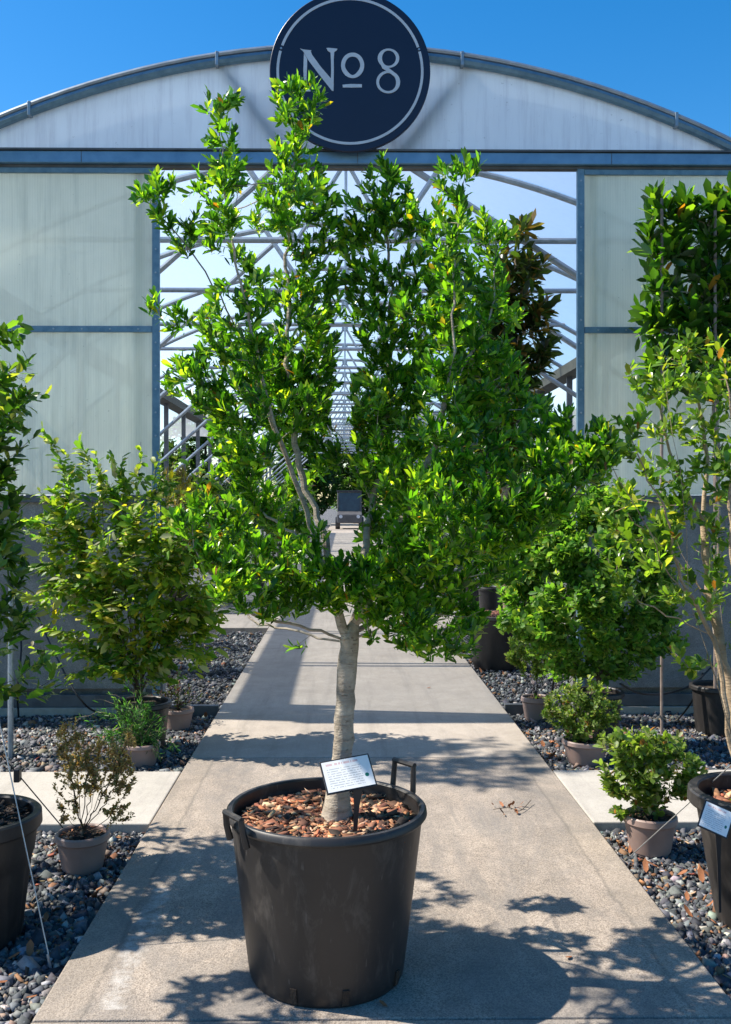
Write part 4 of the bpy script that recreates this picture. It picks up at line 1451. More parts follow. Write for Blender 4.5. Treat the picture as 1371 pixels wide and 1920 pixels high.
lo, r_, h_ = taupe(232, 300, 1392, 1440, 'taupe pot under the feathery trailing green plant by the pale slab')
b = lo + (0, 0, h_ - 0.03)
lim = [[b, b + (0, 0, 0.06)]]
for (x, y, d) in [(150, 1345, -.05), (175, 1310, .1), (205, 1300, 0), (235, 1262, .1), (262, 1270, 0), (285, 1320, .1), (310, 1350, 0), (330, 1400, -.1), (300, 1420, -.1), (190, 1390, -.1), (255, 1330, -.1), (230, 1310, .1)]:
    e = P(x, y, lo[1] + d)
    lim.append([b + (0, 0, 0.04), b * 0.45 + e * 0.55 + (0, 0, 0.10), e])
plant('feathery_plant', 'trailing feathery green plant with thin pale stems beside the walk', 'plant', b, lim, px_clumps([(240, 1340, 50, 36), (275, 1370, 46, 36), (210, 1360, 40, 30), (300, 1390, 34, 26), (245, 1380, 50, 26)], lo[1], 1.0), 260,
      dict(n=16, shoot=0.12, length=0.038, lvar=0.3, width=0.14, th0=60, th1=20, lift=0.0, pal=[((0.05, 0.15, 0.04), 4), ((0.10, 0.20, 0.06), 2), ((0.03, 0.09, 0.03), 3)], along=1, droop=0.1), 'leaf_soft', 'bark_tan', 0.001, 0.006, 0, lmin=0.03, stem='stem', thr=0.004)

lo, r_, h_ = taupe(106, 204, 1560, 1642, 'taupe pot holding the brown twiggy shrub on the gravel', chips=120)
b = lo + (0, 0, h_ - 0.025)
lim = [[b, b + (0, 0, 0.05)]]
for (x, y, d) in [(120, 1370, .02), (140, 1350, .05), (165, 1400, -.05), (190, 1390, .05), (215, 1400, 0), (248, 1362, .03), (240, 1420, -.04), (130, 1440, -.06), (110, 1500, .0), (235, 1490, .05), (230, 1520, -.06), (185, 1440, -.08)]:
    e = P(x, y, lo[1] + d)
    lim.append([b + (0, 0, 0.03), b * 0.5 + e * 0.5 + (0, 0, -0.02), e])
plant('twiggy_shrub', 'small brown leaved twiggy shrub in front of the pale side slab', 'shrub', b, lim, px_clumps([(125, 1380, 20, 30), (150, 1410, 40, 36), (190, 1420, 44, 30), (230, 1400, 26, 34), (140, 1460, 40, 34), (200, 1465, 40, 34), (235, 1455, 20, 36), (225, 1520, 30, 20), (125, 1520, 22, 22)], lo[1], 1.0), 3000,
      dict(n=6, shoot=0.03, length=0.0145, lvar=0.25, width=0.6, th0=75, th1=25, lift=0.1, pal=[((0.36, 0.26, 0.12), 4), ((0.46, 0.38, 0.19), 2), ((0.22, 0.16, 0.08), 2), ((0.22, 0.24, 0.10), 1.4)], along=1), 'leaf_dull', 'bark_dark', 0.0007, 0.006, 0, lmin=0.04, stem='stem', thr=0.002, step=0.025)

# ---- right: mid shrub against the wall, big small-leaved mass
YM = 6.2
pm = np.array([P(1122, 1300, YM)[0], YM, GZ])
pot('plant_pot', pm, 0.155, 0.12, 0.33, 'black_pot_plain', 'black pot with folded liner behind the two small taupe pots', 0.03, 0.03, 0.018)
b = pm + (0, 0, 0.30)
lim = [[b, b + (0, 0, 0.25)]]
for (x, y, d) in [(1000, 1000, .1), (1060, 960, -.1), (1120, 940, .1), (1180, 980, 0), (1230, 1060, -.1), (980, 1080, .0), (960, 1160, -.2), (1200, 1180, -.1), (1030, 1160, -.3), (1130, 1080, -.35)]:
    e = P(x, y, YM + d)
    lim.append([b + (0, 0, 0.12), b * 0.5 + e * 0.5 + (0, 0, -0.03), e])
CLM = px_clumps([(1000, 985, 44, 40), (1060, 960, 50, 40, .1), (1120, 950, 50, 40), (1180, 980, 50, 40), (1225, 1030, 36, 40), (985, 1050, 44, 44), (1050, 1030, 56, 46, -.2), (1120, 1030, 56, 46, -.25), (1190, 1060, 50, 44, -.1), (990, 1120, 46, 44, -.1), (1050, 1110, 56, 46, -.3), (1120, 1110, 56, 46, -.3), (1190, 1130, 50, 46, -.1), (960, 1160, 26, 20, -.3), (1010, 1180, 46, 40, -.2), (1080, 1190, 56, 40, -.2), (1150, 1200, 56, 40, -.1), (1215, 1190, 40, 40), (1060, 1240, 40, 26), (1130, 1250, 46, 24), (1190, 1245, 36, 22), (1240, 1110, 40, 50), (1255, 1190, 30, 40), (1255, 1000, 30, 40), (1150, 920, 40, 24), (960, 1010, 24, 30, .1), (955, 1090, 24, 40)], YM, 0.9)
plant('leafy_shrub', 'large fresh green small leaved shrub against the wall right of the doorway', 'shrub', b, lim, CLM, 640,
      dict(n=12, shoot=0.13, length=0.046, lvar=0.22, width=0.60, th0=75, th1=30, lift=0.0, flat=False, pal=[((0.11, 0.24, 0.035), 4), ((0.17, 0.29, 0.055), 4), ((0.06, 0.15, 0.025), 3), ((0.26, 0.32, 0.06), 1.2)], along=1), 'leaf_soft', 'bark_dark', 0.0014, 0.016, 300, upw=0.2, lmin=0.2, stem='stem')

# ---- right: three small shrubs in taupe pots
SM = [((0.15, 0.23, 0.045), 4), ((0.22, 0.28, 0.09), 3), ((0.09, 0.15, 0.03), 3), ((0.32, 0.33, 0.16), 1), ((0.25, 0.12, 0.05), 0.2)]
for (xl, xr, yt, yb, plab, slab, cls, zg, nl, ns) in [
    (978, 1032, 1308, 1353, 'taupe pot by the dark timber edging next to the walk', 'small grey green shrub on bare stems beside the white stake label', [(980, 1210, 36, 22), (1010, 1180, 40, 26), (1040, 1220, 30, 24), (1000, 1235, 40, 24), (965, 1230, 20, 14), (1020, 1250, 26, 16)], GZ, 0.026, 60),
    (1055, 1140, 1388, 1438, 'sunlit taupe pot touching the corner of the side slab', 'low rounded olive green shrub in front of the black pot with folded liner', [(1060, 1310, 40, 30), (1100, 1300, 44, 30), (1130, 1330, 36, 30), (1055, 1345, 36, 26), (1095, 1350, 46, 30), (1030, 1330, 18, 14), (1110, 1370, 30, 16), (1070, 1370, 24, 14)], GZ, 0.024, 120),
    (1170, 1268, 1530, 1610, 'taupe pot on the gravel next to the pot with the blue label', 'bright green mounded shrub on the gravel spilling over the pale side slab', [(1190, 1390, 50, 34), (1240, 1400, 50, 34), (1160, 1430, 40, 30), (1210, 1440, 60, 36), (1270, 1430, 46, 32), (1300, 1440, 26, 14), (1190, 1480, 50, 28), (1245, 1480, 46, 26), (1140, 1470, 18, 20), (1150, 1395, 24, 20), (1285, 1470, 26, 20), (1215, 1510, 34, 12), (1150, 1525, 20, 10)], GZ, 0.031, 200)]:
    lo, r_, h_ = taupe(xl, xr, yt, yb, plab, zg, chips=60)
    b = lo + (0, 0, h_ - 0.03)
    lim = [[b, b + (0, 0, 0.05)]]
    for a in cls:
        e = P(a[0], a[1], lo[1] + rng.normal(0, 0.04))
        lim.append([b + (0, 0, 0.03), b * 0.5 + e * 0.5 + (0, 0, 0.02), e])
    plant('potted_shrub', slab, 'shrub', b, lim, px_clumps(cls, lo[1], 1.1), 1100 if nl < 0.03 else 900,
          dict(n=8, shoot=0.06, length=nl, lvar=0.25, width=0.62, th0=75, th1=30, lift=0.05, pal=SM, along=1), 'leaf_soft', 'bark_dark', 0.0009, 0.006, ns, lmin=0.04, stem='stem', thr=0.003, step=0.03)

# ---- right: multi stemmed shrub in the big pot with the blue label
pr = np.array([P(1432, 1700, 3.52)[0], 3.52, GZ])
pot('plant_pot', pr, 0.25, 0.165, 0.485, 'black_pot', 'large dark tub with a rolled rim and a blue shaded label', 0.075, 0.05, 0.03, chips=700)
b = pr + (-0.06, 0.05, 0.40)
YR = 3.6
lim = [[b, b + (0, 0, 0.04)],
       [b + (0, 0, .02), P(1378, 1430, YR), P(1365, 1370, YR), P(1358, 1300, YR), P(1340, 1200, YR), P(1300, 1130, YR - .05), P(1270, 1060, YR - .1), P(1250, 970, YR - .15), P(1215, 900, YR - .15), P(1180, 830, YR - .2)],
       [b + (0.03, 0.02, .02), P(1385, 1400, YR + .05), P(1372, 1300, YR + .05), P(1345, 1180, YR + .08), P(1330, 1100, YR + .1), P(1320, 980, YR + .1), P(1325, 860, YR + .12), P(1310, 760, YR + .1), P(1270, 660, YR + .1)],
       [P(1320, 980, YR + .1), P(1275, 900, YR + .05), P(1250, 820, YR), P(1235, 740, YR)],
       [P(1340, 1200, YR), P(1310, 1180, YR - .1), P(1250, 1150, YR - .15), P(1200, 1130, YR - .2), P(1165, 1080, YR - .2)],
       [P(1335, 1130, YR + .1), P(1260, 1040, YR + .15), P(1190, 980, YR + .2), P(1150, 930, YR + .2)],
       [b + (0.05, -0.02, .02), P(1400, 1380, YR - .1), P(1395, 1250, YR - .1), P(1380, 1100, YR - .1), P(1370, 950, YR - .1), P(1375, 800, YR - .1), P(1360, 680, YR - .1)],
       [b + (-0.02, -0.04, .02), P(1372, 1400, YR - .06), P(1350, 1290, YR - .08), P(1310, 1190, YR - .12), P(1290, 1120, YR - .14), P(1285, 1000, YR - .16), P(1275, 880, YR - .16), P(1250, 760, YR - .14), P(1245, 690, YR - .12)],
       [b + (0.02, 0.05, .02), P(1380, 1390, YR + .14), P(1366, 1260, YR + .16), P(1352, 1120, YR + .18), P(1345, 960, YR + .18), P(1340, 840, YR + .2), P(1345, 700, YR + .2)],
       [P(1300, 1130, YR - .05), P(1240, 1050, YR - .2), P(1200, 960, YR - .25), P(1160, 900, YR - .28), P(1130, 840, YR - .3)],
       [P(1345, 1180, YR + .08), P(1290, 1060, YR + .2), P(1230, 930, YR + .28), P(1200, 840, YR + .3)]]
CLR = px_clumps([(1265, 650, 40, 30, .1), (1310, 660, 40, 36), (1360, 650, 40, 40), (1220, 720, 40, 30), (1270, 730, 46, 36), (1330, 730, 44, 36), (1380, 740, 40, 40), (1195, 790, 40, 30, -.1), (1250, 800, 40, 36), (1300, 800, 40, 40, .1), (1360, 820, 40, 40), (1150, 800, 26, 26, -.1), (1170, 860, 36, 30, -.1), (1230, 870, 36, 30), (1290, 880, 36, 30), (1350, 900, 36, 36), (1170, 930, 36, 30), (1230, 950, 36, 30, .1), (1300, 970, 30, 30), (1360, 990, 36, 36), (1160, 1050, 30, 26, -.2), (1210, 1040, 34, 26, -.1), (1270, 1080, 30, 24), (1350, 1090, 30, 36), (1190, 1110, 30, 20, -.2), (1280, 1230, 24, 24, -.1), (1300, 1250, 20, 18, -.1), (1390, 1180, 30, 40), (1130, 860, 30, 30, -.25), (1150, 960, 34, 30, .1), (1190, 1000, 36, 30), (1250, 1000, 36, 30, -.1), (1330, 1040, 34, 34, .1), (1240, 1120, 34, 26, -.1), (1310, 1150, 24, 24, .1), (1150, 1110, 24, 20, -.2), (1200, 690, 24, 24), (1330, 860, 34, 34, -.1), (1260, 930, 34, 30)], YR, 1.0)
plant('multi_stem_shrub', 'open multi stemmed shrub with tan branches in the rolled rim tub', 'shrub', b, lim, CLR, 600,
      dict(n=7, shoot=0.08, length=0.043, lvar=0.22, width=0.48, th0=70, th1=22, lift=0.15, pal=[((0.10, 0.20, 0.03), 4), ((0.16, 0.27, 0.045), 3), ((0.055, 0.125, 0.022), 3), ((0.28, 0.33, 0.06), 1.3), ((0.25, 0.12, 0.04), 0.12)]), 'leaf_glossy', 'bark_tan', 0.0012, 0.036, 300, lmin=0.5, thr=0.007, stem='stem')

# ---- right: pleached laurel panel on canes
YH = 6.45
pl = np.array([P(1345, 1420, YH)[0], YH, GZ])
pot('plant_pot', pl, 0.17, 0.14, 0.32, 'black_pot_plain', 'black pot of the laurel screen standing behind the tan stemmed shrub', 0.03, 0.03, 0.018)
b = pl + (0, 0, 0.28)
lim = [[b, P(1345, 1200, YH), P(1345, 1000, YH), P(1342, 760, YH), P(1340, 520, YH), P(1340, 380, YH)]]
for y in (690, 620, 550, 480, 410):
    lim.append([P(1342, y + 20, YH), P(1300, y, YH - .03), P(1225, y - 5, YH - .03)])
    lim.append([P(1342, y + 20, YH), P(1400, y, YH - .03), P(1470, y - 5, YH - .03)])
CLH = px_clumps([(x, y, 26, 30) for y in range(395, 745, 46) for x in range(1240, 1500, 46)] + [(1240, 375, 18, 16), (1290, 385, 22, 14), (1345, 370, 22, 16), (1390, 365, 22, 16), (1215, 440, 16, 20), (1215, 600, 14, 24)], YH, 0.8)
plant('laurel_screen', 'tall square trained laurel screen with large glossy leaves tied to canes', 'hedge', b, lim, CLH, 230,
      dict(n=7, shoot=0.12, length=0.140, lvar=0.2, width=0.36, th0=75, th1=25, lift=0.25, pal=[((0.05, 0.14, 0.018), 4), ((0.028, 0.08, 0.014), 5), ((0.15, 0.28, 0.03), 2.2), ((0.30, 0.14, 0.03), 0.15)]), 'leaf_glossy', 'bark_grey', 0.003, 0.022, 300, lmin=1.0, thr=0.008)
for x in (1241, 1341):
    t_ = P(x, 372 if x < 1300 else 395, YH - 0.06)
    MB().tube([(t_[0], t_[1], GZ - 0.02), tuple(t_)], 0.011, 8).build('cane', 'cane', None, True, label='upright cane at the doorway edge of the laurel screen' if x < 1300 else 'upright cane through the middle of the laurel screen', cat='cane')

# ---- inside: bronze leaved magnolia in a big black tub
YG = 9.05
pg = np.array([P(934, 1200, YG)[0], YG, GZ])
pot('plant_pot', pg, 0.30, 0.235, 0.50, 'black_pot_plain', 'big black tub of red bark inside the doorway', 0.015, 0.035, 0.022, chips=900, flutes=14, chip_pal=[((0.36, 0.15, 0.10), 3), ((0.22, 0.09, 0.06), 3), ((0.45, 0.24, 0.17), 2)])
b = pg + (0.08, 0, 0.47)
lim = [[b, P(950, 1000, YG), P(948, 850, YG), P(955, 680, YG), P(960, 560, YG), P(970, 450, YG)]]
CLG = px_clumps([(975, 435, 24, 20), (960, 490, 34, 34), (1000, 500, 26, 26), (990, 560, 40, 36), (1020, 600, 26, 30), (960, 600, 40, 36), (1000, 650, 40, 34), (940, 660, 46, 40), (1010, 690, 20, 20), (960, 720, 46, 36), (900, 620, 46, 40), (890, 700, 46, 40), (930, 560, 36, 36), (920, 770, 60, 40), (960, 800, 50, 40), (900, 850, 60, 40)], YG, 1.0)
plant('magnolia_tree', 'tall dark tree with bronze backed leaves in the tub inside the doorway', 'tree', b, lim, CLG, 150,
      dict(n=9, shoot=0.14, length=0.16, lvar=0.2, width=0.34, th0=85, th1=30, lift=0.0, pal=[((0.04, 0.075, 0.025), 4), ((0.07, 0.09, 0.03), 2), ((0.17, 0.11, 0.045), 2), ((0.025, 0.05, 0.02), 3)]), 'leaf_glossy', 'bark_tan', 0.003, 0.04, 250, lmin=1.2, thr=0.01)
lo = np.array([P(918, 1150, 10.1)[0], 10.1, GZ])
pot('plant_pot', lo, 0.12, 0.09, 0.66, 'black_pot_plain', 'small dark pot with a withered plant behind the big tub', 0.03, 0.03, 0.015)
MB().tube([lo + (0.16, 0.1, 0), lo + (0.16, 0.1, 0.55), lo + (0.18, 0.1, 1.2)], [0.05, 0.045, 0.03], 12).build('green_stem', 'green_cane', None, True, label='thick bright green stem behind the big tub inside', cat='plant stem')

# ---- inside: rows of plants along the walk, deeper in the greenhouse
INP = [(-2.05, 8.9, 1.45, .42, 0, 'yellow green shrub just inside the doorway behind the arching shrub'),
       (-2.35, 12.0 + 1.6, 2.05, .5, 1, 'golden brown upright conifer inside the greenhouse'),
       (-1.75, 15.2, 2.2, .45, 2, 'dark columnar evergreen inside the greenhouse beyond the golden conifer'),
       (-1.6, 17.5, 1.7, .5, 0, 'loose green bush beyond the dark columnar evergreen'),
       (-1.55, 21.0, 2.0, .5, 2, 'dark bush far along the inner walk, on the conifer side'),
       (-1.6, 25.5, 2.3, .6, 0, 'tall bush far along the inner walk beyond the dark bush'),
       (-2.6, 10.4, 1.75, .5, 0, 'broad light green bush inside before the golden conifer'),
       (-1.5, 30.0, 2.3, .6, 2, 'dark bush near the far end, conifer side'),
       (-1.45, 36.0, 2.4, .6, 0, 'pale bush near the far end, conifer side'),
       (1.75, 27.5, 2.3, .6, 0, 'pale bush beyond the far dark evergreen on the magnolia side'),
       (1.75, 33.0, 2.4, .6, 2, 'dark bush close to the far end on the magnolia side'),
       (2.9, 12.4, 1.9, .5, 2, 'dark bush inside by the side columns behind the magnolia'),
       (-3.2, 15.0, 2.2, .6, 2, 'dark bush inside by the side columns behind the golden conifer'),
       (2.05, 10.9, 1.3, .45, 0, 'green bush inside behind the magnolia tub'),
       (1.95, 14.5, 1.9, .5, 2, 'dark evergreen bush inside beyond the magnolia'),
       (1.85, 18.0, 1.9, .5, 0, 'loose green bush inside on the magnolia side'),
       (1.8, 22.5, 2.2, .6, 2, 'dark evergreen far along the walk on the magnolia side')]
IPAL = [[((0.10, 0.19, 0.03), 3), ((0.16, 0.22, 0.04), 2), ((0.05, 0.12, 0.02), 3)], [((0.17, 0.15, 0.03), 3), ((0.12, 0.12, 0.03), 2), ((0.20, 0.13, 0.04), 1)], [((0.02, 0.05, 0.018), 3), ((0.03, 0.07, 0.022), 3)]]
for (x, y, h_, rr_, kd, lab) in INP:
    lo = np.array([x, y, GZ])
    pot('plant_pot', lo, 0.2, 0.15, 0.36, 'black_pot_plain', 'black pot under the ' + lab, 0.03, 0.03, 0.018)
    b = lo + (0, 0, 0.32)
    n = 150
    v = unit(rng.normal(0, 1, (n, 3))) * rng.uniform(0.1, 1, (n, 1)) ** 0.4
    wd = np.array([rr_, rr_, (h_ - 0.35) / 2])
    tg = np.array([x, y, (h_ + 0.4) / 2]) + v * wd
    if kd == 1:
        tg[:, :2] = lo[:2] + (tg[:, :2] - lo[:2]) * np.clip(1.3 - 0.9 * (tg[:, 2:] - 0.4) / h_, 0.3, 1)
    plant('potted_bush', lab, 'bush', b, [[b, b + (0, 0, (h_ - .35) * 0.7)]], tg, 1,
          dict(n=11, shoot=0.2, length=0.075 if kd != 1 else 0.12, lvar=0.2, width=0.5 if kd != 1 else 0.15, th0=75, th1=20, lift=0.1 if kd != 1 else 0.6, pal=IPAL[kd]), 'leaf_soft', 'bark_dark', 0.002, 0.02, 0, lmin=0.1, upw=0.3 if kd != 1 else 1.5)

# ---- far trees behind the open end of the greenhouse
for i, (x, y, h_, rr_, kd, lab) in enumerate([(-9, 62, 6.5, 3.2, 2, 'dark broad tree closing the far end beyond the vehicle'), (-2.6, 66, 6.0, 2.6, 2, 'dark round tree right behind the parked vehicle'), (0.9, 72, 6.0, 2.6, 2, 'dark tree in line with the walk behind the vehicle'), (4.6, 63, 6.6, 2.8, 0, 'lighter green tree at the far end beyond the walk'), (9.5, 65, 7.0, 3.3, 2, 'dark tree at the far end behind the columns'), (-16, 64, 7, 3.6, 0, 'pale green tree far off beyond the side bay'), (17, 64, 7, 3.6, 2, 'wide dark tree far off beyond the side bay'), (-23, 58, 7, 3.6, 2, 'dark tree at the outer edge of the far row'), (24, 60, 7, 3.6, 0, 'pale tree at the outer edge of the far row')]):
    b = np.array([x, y, -0.06])
    n = 520
    v = unit(rng.normal(0, 1, (n, 3))) * rng.uniform(0.1, 1, (n, 1)) ** 0.35
    h_ *= 1.25
    tg = np.array([x, y, h_ * 0.52]) + v * np.array([rr_, rr_, h_ * 0.46])
    plant('broad_tree', lab, 'tree', b, [[b, b + (0, 0, h_ * 0.3), b + (0.1, 0, h_ * 0.7)]], tg, 1,
          dict(n=14, shoot=0.8, length=0.34, lvar=0.25, width=0.6, th0=80, th1=25, lift=0.1, pal=[((0.035, 0.08, 0.02), 3), ((0.05, 0.11, 0.025), 3)] if kd == 2 else IPAL[0]), 'leaf_soft', 'bark_dark', 0.012, 0.2, 0, lmin=0.8, step=0.4, thr=0.03, group='trees beyond the far end of the greenhouse')
#==DETAIL==
# ================================================================== SMALL THINGS
# plant label stakes
def card(name, c, w, h, tilt, roll, yaw, stake_to, label, stake_r=0.006, frame='label_black'):
    """white card in a black frame on a stake; c = card centre"""
    root = empty(name, stake_to, label=label, cat='plant label')
    c = np.array(c)
    M = Matrix.Rotation(yaw, 4, 'Z') @ Matrix.Rotation(tilt, 4, 'X') @ Matrix.Rotation(roll, 4, 'Y')
    off = Vector(c - np.array(stake_to))
    bk = MB().box(-w / 2 - 0.005, w / 2 + 0.005, -0.001, 0.004, -h / 2 - 0.005, h / 2 + 0.005).build('frame', frame, root, bevel=0.002)
    bk.data.transform(Matrix.Translation(off) @ M)
    me = bpy.data.meshes.new('card')
    me.from_pydata([(-w / 2, -0.0022, -h / 2), (w / 2, -0.0022, -h / 2), (w / 2, -0.0022, h / 2), (-w / 2, -0.0022, h / 2)], [], [(0, 1, 2, 3)])
    uv = me.uv_layers.new(name='UVMap')
    for l, q in zip(uv.data, [(0, 0), (1, 0), (1, 1), (0, 1)]):
        l.uv = q
    me.materials.append(MATS['label_card'])
    me.transform(Matrix.Translation(off) @ M)
    link_mesh('card', me, root)
    top = np.array(off) + np.array((M @ Vector((0.02, 0.006, -h / 2 + 0.004, 1)))[:3])
    mb = MB()
    d = unit(top)
    sd = unit(np.cross(d, (0, 1, 0)))
    fr = np.cross(sd, d)
    v = []
    for p, wd in ((np.zeros(3) - d * 0.02, stake_r * 0.9), (top * 0.6, stake_r * 1.4), (top, stake_r * 2.6)):
        for a, e in ((-1, -0.5), (1, -0.5), (1, 0.5), (-1, 0.5)):
            v.append(p + sd * a * wd + fr * e * stake_r)
    mb.add(v, [(0, 1, 2, 3), (8, 11, 10, 9)] + [(4 * i + k, 4 * i + 4 + k, 4 * i + 4 + (k + 1) % 4, 4 * i + (k + 1) % 4) for i in (0, 1) for k in range(4)])
    mb.build('stake', 'label_black', root)
    return root


st = P(666, 1562, 2.93)
card('plant_label', P(653, 1451, 2.95), 0.150, 0.098, R(-40), R(-8), R(10), st, 'white printed card on a black stake in the tub of the central tree')
st = P(1350, 1700, 3.22)
card('plant_label', P(1343, 1536, 3.225), 0.092, 0.086, R(-28), R(24), R(-6), st + (0, 0, 0), 'white printed card shaded blue against the rolled rim tub', 0.004)
st = P(1033, 1300, 6.55)
st[2] = 0.14
card('plant_label', P(1037, 1192, 6.5), 0.085, 0.09, R(-35), R(-30), R(15), st, 'small white card on a thin stake above the grey green shrub', 0.006)


# wires, stakes, hoses
def line(name, pts, r, mat, label, cat, sides=6, step=0.05, **k):
    q = spline([np.array(p, dtype=float) for p in pts], step)
    return MB().tube(q, r, sides).build(name, mat, None, True, label=label, cat=cat, **k)


a = gz(97, 1812)
line('guy_wire', [(-1.36, 3.46, 1.297), a + (0, 0, -0.01)], 0.0022, 'wire_steel', 'thin pale guy wire pinned into the gravel before the fluted pot', 'wire')
pin = MB().tube([a + (0, 0, -0.03), a + (-0.014, 0.0, 0.04)], 0.004, 6).build('ground_pin', 'wire_steel', None, True, label='short metal pin in the gravel at the foot of the pale guy wire', cat='ground pin')
w0, w1 = np.array([-2.235, 4.15, 1.326]), G(135, 1572, GZ - 0.01)
gw = empty('guy_wire', w1, label='dark guy wire with a tensioner block crossing the pale side slab', cat='wire')
MB().tube(np.array([w0 - w1, w1 - w1]), 0.003, 6).build('wire', 'hose_black', gw, True)
tn = w1 + (w0 - w1) * 0.232 - w1
MB().box(tn[0] - 0.014, tn[0] + 0.014, tn[1] - 0.02, tn[1] + 0.02, tn[2] - 0.036, tn[2] + 0.026).build('tensioner', 'label_black', gw, bevel=0.006)
a = gz(1180, 1603)
line('guy_wire', [P(1378, 1428, 3.6), a + (0, 0, -0.01)], 0.0022, 'wire_steel', 'pale guy wire running past the mounded shrub to the gravel edge', 'wire')
MB().tube([a + (0, 0, -0.03), a + (0.05, 0.0, 0.035)], 0.004, 6).build('ground_pin', 'wire_steel', None, True, label='metal pin in the gravel in front of the mounded shrub pot', cat='ground pin')
sp = gz(20, 1420)
MB().tube([sp + (0, 0, -0.03), sp + (0, 0, 0.55), sp + (0.005, 0, 1.05)], 0.017, 12).build('support_post', 'galvanised', None, True, label='grey metal support post standing in the gravel behind the pale slab', cat='post')
line('drip_hose', [P(60, 1130, 7.04), P(105, 1230, 6.8), P(150, 1310, 6.6), gz(190, 1345) + (0, 0, .03), gz(270, 1352) + (0, 0, .04)], 0.007, 'hose_black', 'black drip hose looping down behind the arching shrub', 'hose')
line('drip_hose', [gz(35, 1345) + (0, 0, .005), P(33, 1290, 6.6), P(40, 1210, 6.8), P(28, 1150, 7.04)], 0.007, 'hose_black', 'black drip hose rising beside the metal support post', 'hose')
line('drip_hose', [P(1163, 1282, 6.1), P(1200, 1300, 6.4), P(1250, 1300, 6.5), P(1300, 1282, 6.8), P(1345, 1240, 7.04)], 0.007, 'hose_black', 'black drip hose sagging along the wall right of the doorway', 'hose')
line('drip_hose', [P(1318, 1262, 7.04), P(1300, 1310, 6.6), gz(1272, 1350) + (0, 0, .006), gz(1240, 1372) + (0, 0, .006)], 0.006, 'hose_black', 'black drip hose dropping from the wall onto the gravel', 'hose')
# timber edging stubs beside the walk
for (x0, x1, y, lab) in ((1.175, 1.42, 7.02, 'short dark timber edging board beside the walk at the sill'), (-1.28, -0.91, 7.0, 'short dark timber edging board beside the walk under the arching shrub')):
    MB().box(x0, x1, y - 0.03, y + 0.02, -0.07, 0.03).build('edging_board', 'dark_post', None, bevel=0.004, label=lab, cat='board')

# dead leaves lying about
def dead_leaf_mesh(i):
    f = dict(B=np.zeros((1, 3)), D=np.array([[1.0, 0, 0]]), N=np.array([[0, 0, 1.0]]), L=np.ones(1), W=np.full(1, rng.uniform(0.4, 0.6)), C=np.array([[0.4, 0.15, 0.05]]), curl=-0.6)
    return leaf_mesh('dead_leaf', f, np.array([0]), 'dead_leaf')


DL = [dead_leaf_mesh(i) for i in range(5)]
spots = {'dry orange leaf on the gravel before the fluted pot': [(85, 1728), (55, 1795), (15, 1838), (10, 1800), (120, 1900), (70, 1865)],
         'dry leaf lying on the gravel by the brown shrub pot': [(250, 1570), (265, 1555), (95, 1585), (215, 1600)],
         'dry orange leaf on the gravel below the blue label': [(1212, 1636), (1166, 1590), (1310, 1580), (1318, 1655), (1322, 1700), (1340, 1770), (1290, 1690), (1250, 1670), (1300, 1720), (1345, 1650), (1180, 1600), (1330, 1800), (1270, 1640), (1235, 1625)],
         'dry leaf on the gravel between the walk and the taupe pots': [(945, 1265), (965, 1298), (1020, 1400), (1050, 1395), (1030, 1420), (985, 1300), (905, 1262)],
         'dry leaf on the gravel under the wall right of the doorway': [(1250, 1355), (1275, 1370), (1335, 1390), (1340, 1412), (1180, 1345)],
         'dry leaf on the gravel under the arching shrub': [(345, 1390), (375, 1370), (385, 1345), (350, 1400), (100, 1400)]}
for lab, ps in spots.items():
    for (x, y) in ps:
        o = link_mesh('dead_leaf', random.choice(DL), None)
        o.location = gz(x, y, GZ + 0.006)
        s_ = random.uniform(0.032, 0.062)
        o.scale = (s_, s_, s_)
        o.rotation_euler = (random.uniform(-.25, .25), random.uniform(-.2, .2), random.uniform(0, 6.28))
        tag(o, lab, 'dead leaf', lab.replace('dry leaf', 'dry leaves').replace('dry orange leaf', 'dry orange leaves'))
# single leaves on the walk
wl_ = [(727, 1888, 'dark curled leaf on the walk beside the big tub'), (1072, 1792, 'small green leaf on the walk in the tree shadow'), (800, 1290, 'tiny leaf fragment on the walk at the doorway')]
for (x, y, lab) in wl_:
    o = link_mesh('dead_leaf', DL[0], None)
    o.location = gz(x, y, 0.003)
    o.scale = (0.035, 0.035, 0.035)
    o.rotation_euler = (0.1, 0.1, random.uniform(0, 6))
    tag(o, lab, 'dead leaf')
# dried twig with leaves on the walk
tr = G(955, 1522)
tw = empty('fallen_twig', tr, label='dried twig with orange leaves lying on the walk', cat='twig')
e = G(996, 1508) - tr
q = spline([G(925, 1522) - tr + (0, 0, .012), np.array([0, 0, .02]), G(975, 1525) - tr + (0, 0, .012), e + (0, 0, .02)], 0.01)
MB().tube(q, [0.0018] * len(q), 5).build('stem', 'bark_dark', tw, True)
for k in range(13):
    o = link_mesh('leaf', random.choice(DL), tw)
    o.location = Vector(G(random.uniform(922, 980), random.uniform(1510, 1530)) - tr) + Vector((0, 0, 0.008))
    s_ = random.uniform(0.025, 0.045)
    o.scale = (s_, s_, s_)
    o.rotation_euler = (random.uniform(-.7, .7), random.uniform(-.6, .3), random.uniform(0, 6.28))

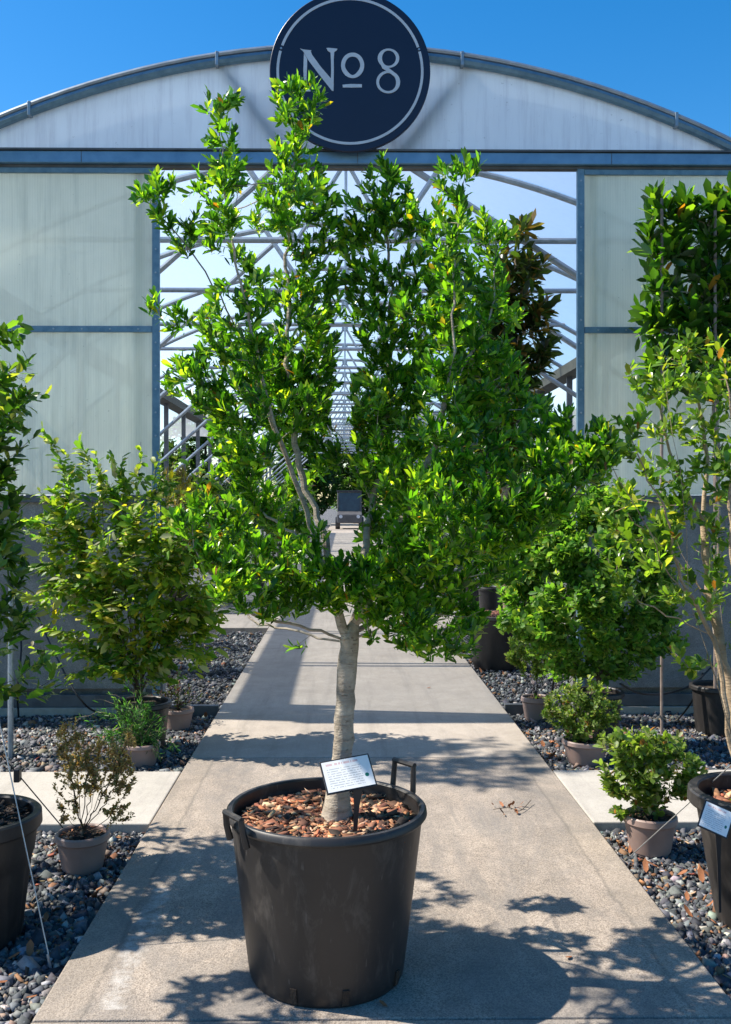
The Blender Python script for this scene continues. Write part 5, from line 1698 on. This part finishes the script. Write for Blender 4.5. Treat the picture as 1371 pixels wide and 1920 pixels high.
# ---- parked utility vehicle at the far end of the walk
VY = 56.0
v0 = np.array([P(657, 990, VY)[0] - 0.05, VY, 0.0])
veh = empty('utility_vehicle', v0, label='small dark cabbed utility vehicle parked at the far end of the walk', cat='vehicle')
body = MB()
prof_ = [(-1.3, 0.35), (-1.3, 0.85), (-0.55, 1.0), (0.9, 1.0), (1.5, 1.05), (1.5, 0.35)]       # along Y, z
nv = len(prof_)
v = [(-0.72, y, z) for y, z in prof_] + [(0.72, y, z) for y, z in prof_]
body.add(v, [tuple(range(nv)), tuple(reversed(range(nv, 2 * nv)))] + [((i + 1) % nv, i, i + nv, (i + 1) % nv + nv) for i in range(nv)])
body.build('body', 'cart_body', veh, bevel=0.05)
for x in (-0.66, 0.66):
    for y0, y1 in ((-0.5, -0.35), (0.8, 0.8)):
        MB().tube([(x, y0, 0.98), (x, y1 + 0.05, 2.15)], 0.05, 8).build('roof_post', 'cart_body', veh, True)
MB().box(-0.75, 0.75, -0.42, 0.95, 2.13, 2.22).build('roof', 'cart_dark', veh, bevel=0.03)
MB().add([(-0.6, -0.47, 1.02), (0.6, -0.47, 1.02), (0.6, -0.33, 2.1), (-0.6, -0.33, 2.1)], [(0, 1, 2, 3)]).build('windscreen', 'cart_glass', veh)
MB().box(-0.55, 0.55, 0.5, 0.75, 0.98, 1.75).build('seat', 'cart_dark', veh, bevel=0.05)
for x in (-0.5, 0.5):
    MB().tube([(x, -1.33, 0.72), (x, -1.28, 0.72)], 0.1, 14).build('headlight', 'sign_paint', veh, True)
for x in (-0.68, 0.68):
    for y in (-0.85, 1.0):
        wheel = MB().tube([(x - 0.13, y, 0.34), (x + 0.13, y, 0.34)], 0.34, 20).build('wheel', 'cart_dark', veh)
        MB().tube([(x - 0.135, y, 0.34), (x + 0.135, y, 0.34)], 0.17, 14).build('rim', 'cart_body', wheel)
# white columns near the far end
for x, lab in ((-2.3, 'white square column left of the parked vehicle'), (2.9, 'white square column across the walk from the parked vehicle')):
    c = MB().box(x - 0.25, x + 0.25, 53.4, 53.9, -0.07, 3.4)
    c.box(x - 0.32, x + 0.32, 53.33, 53.97, -0.07, 0.25)
    c.build('column', 'white_column', None, bevel=0.02, label=lab, cat='column')
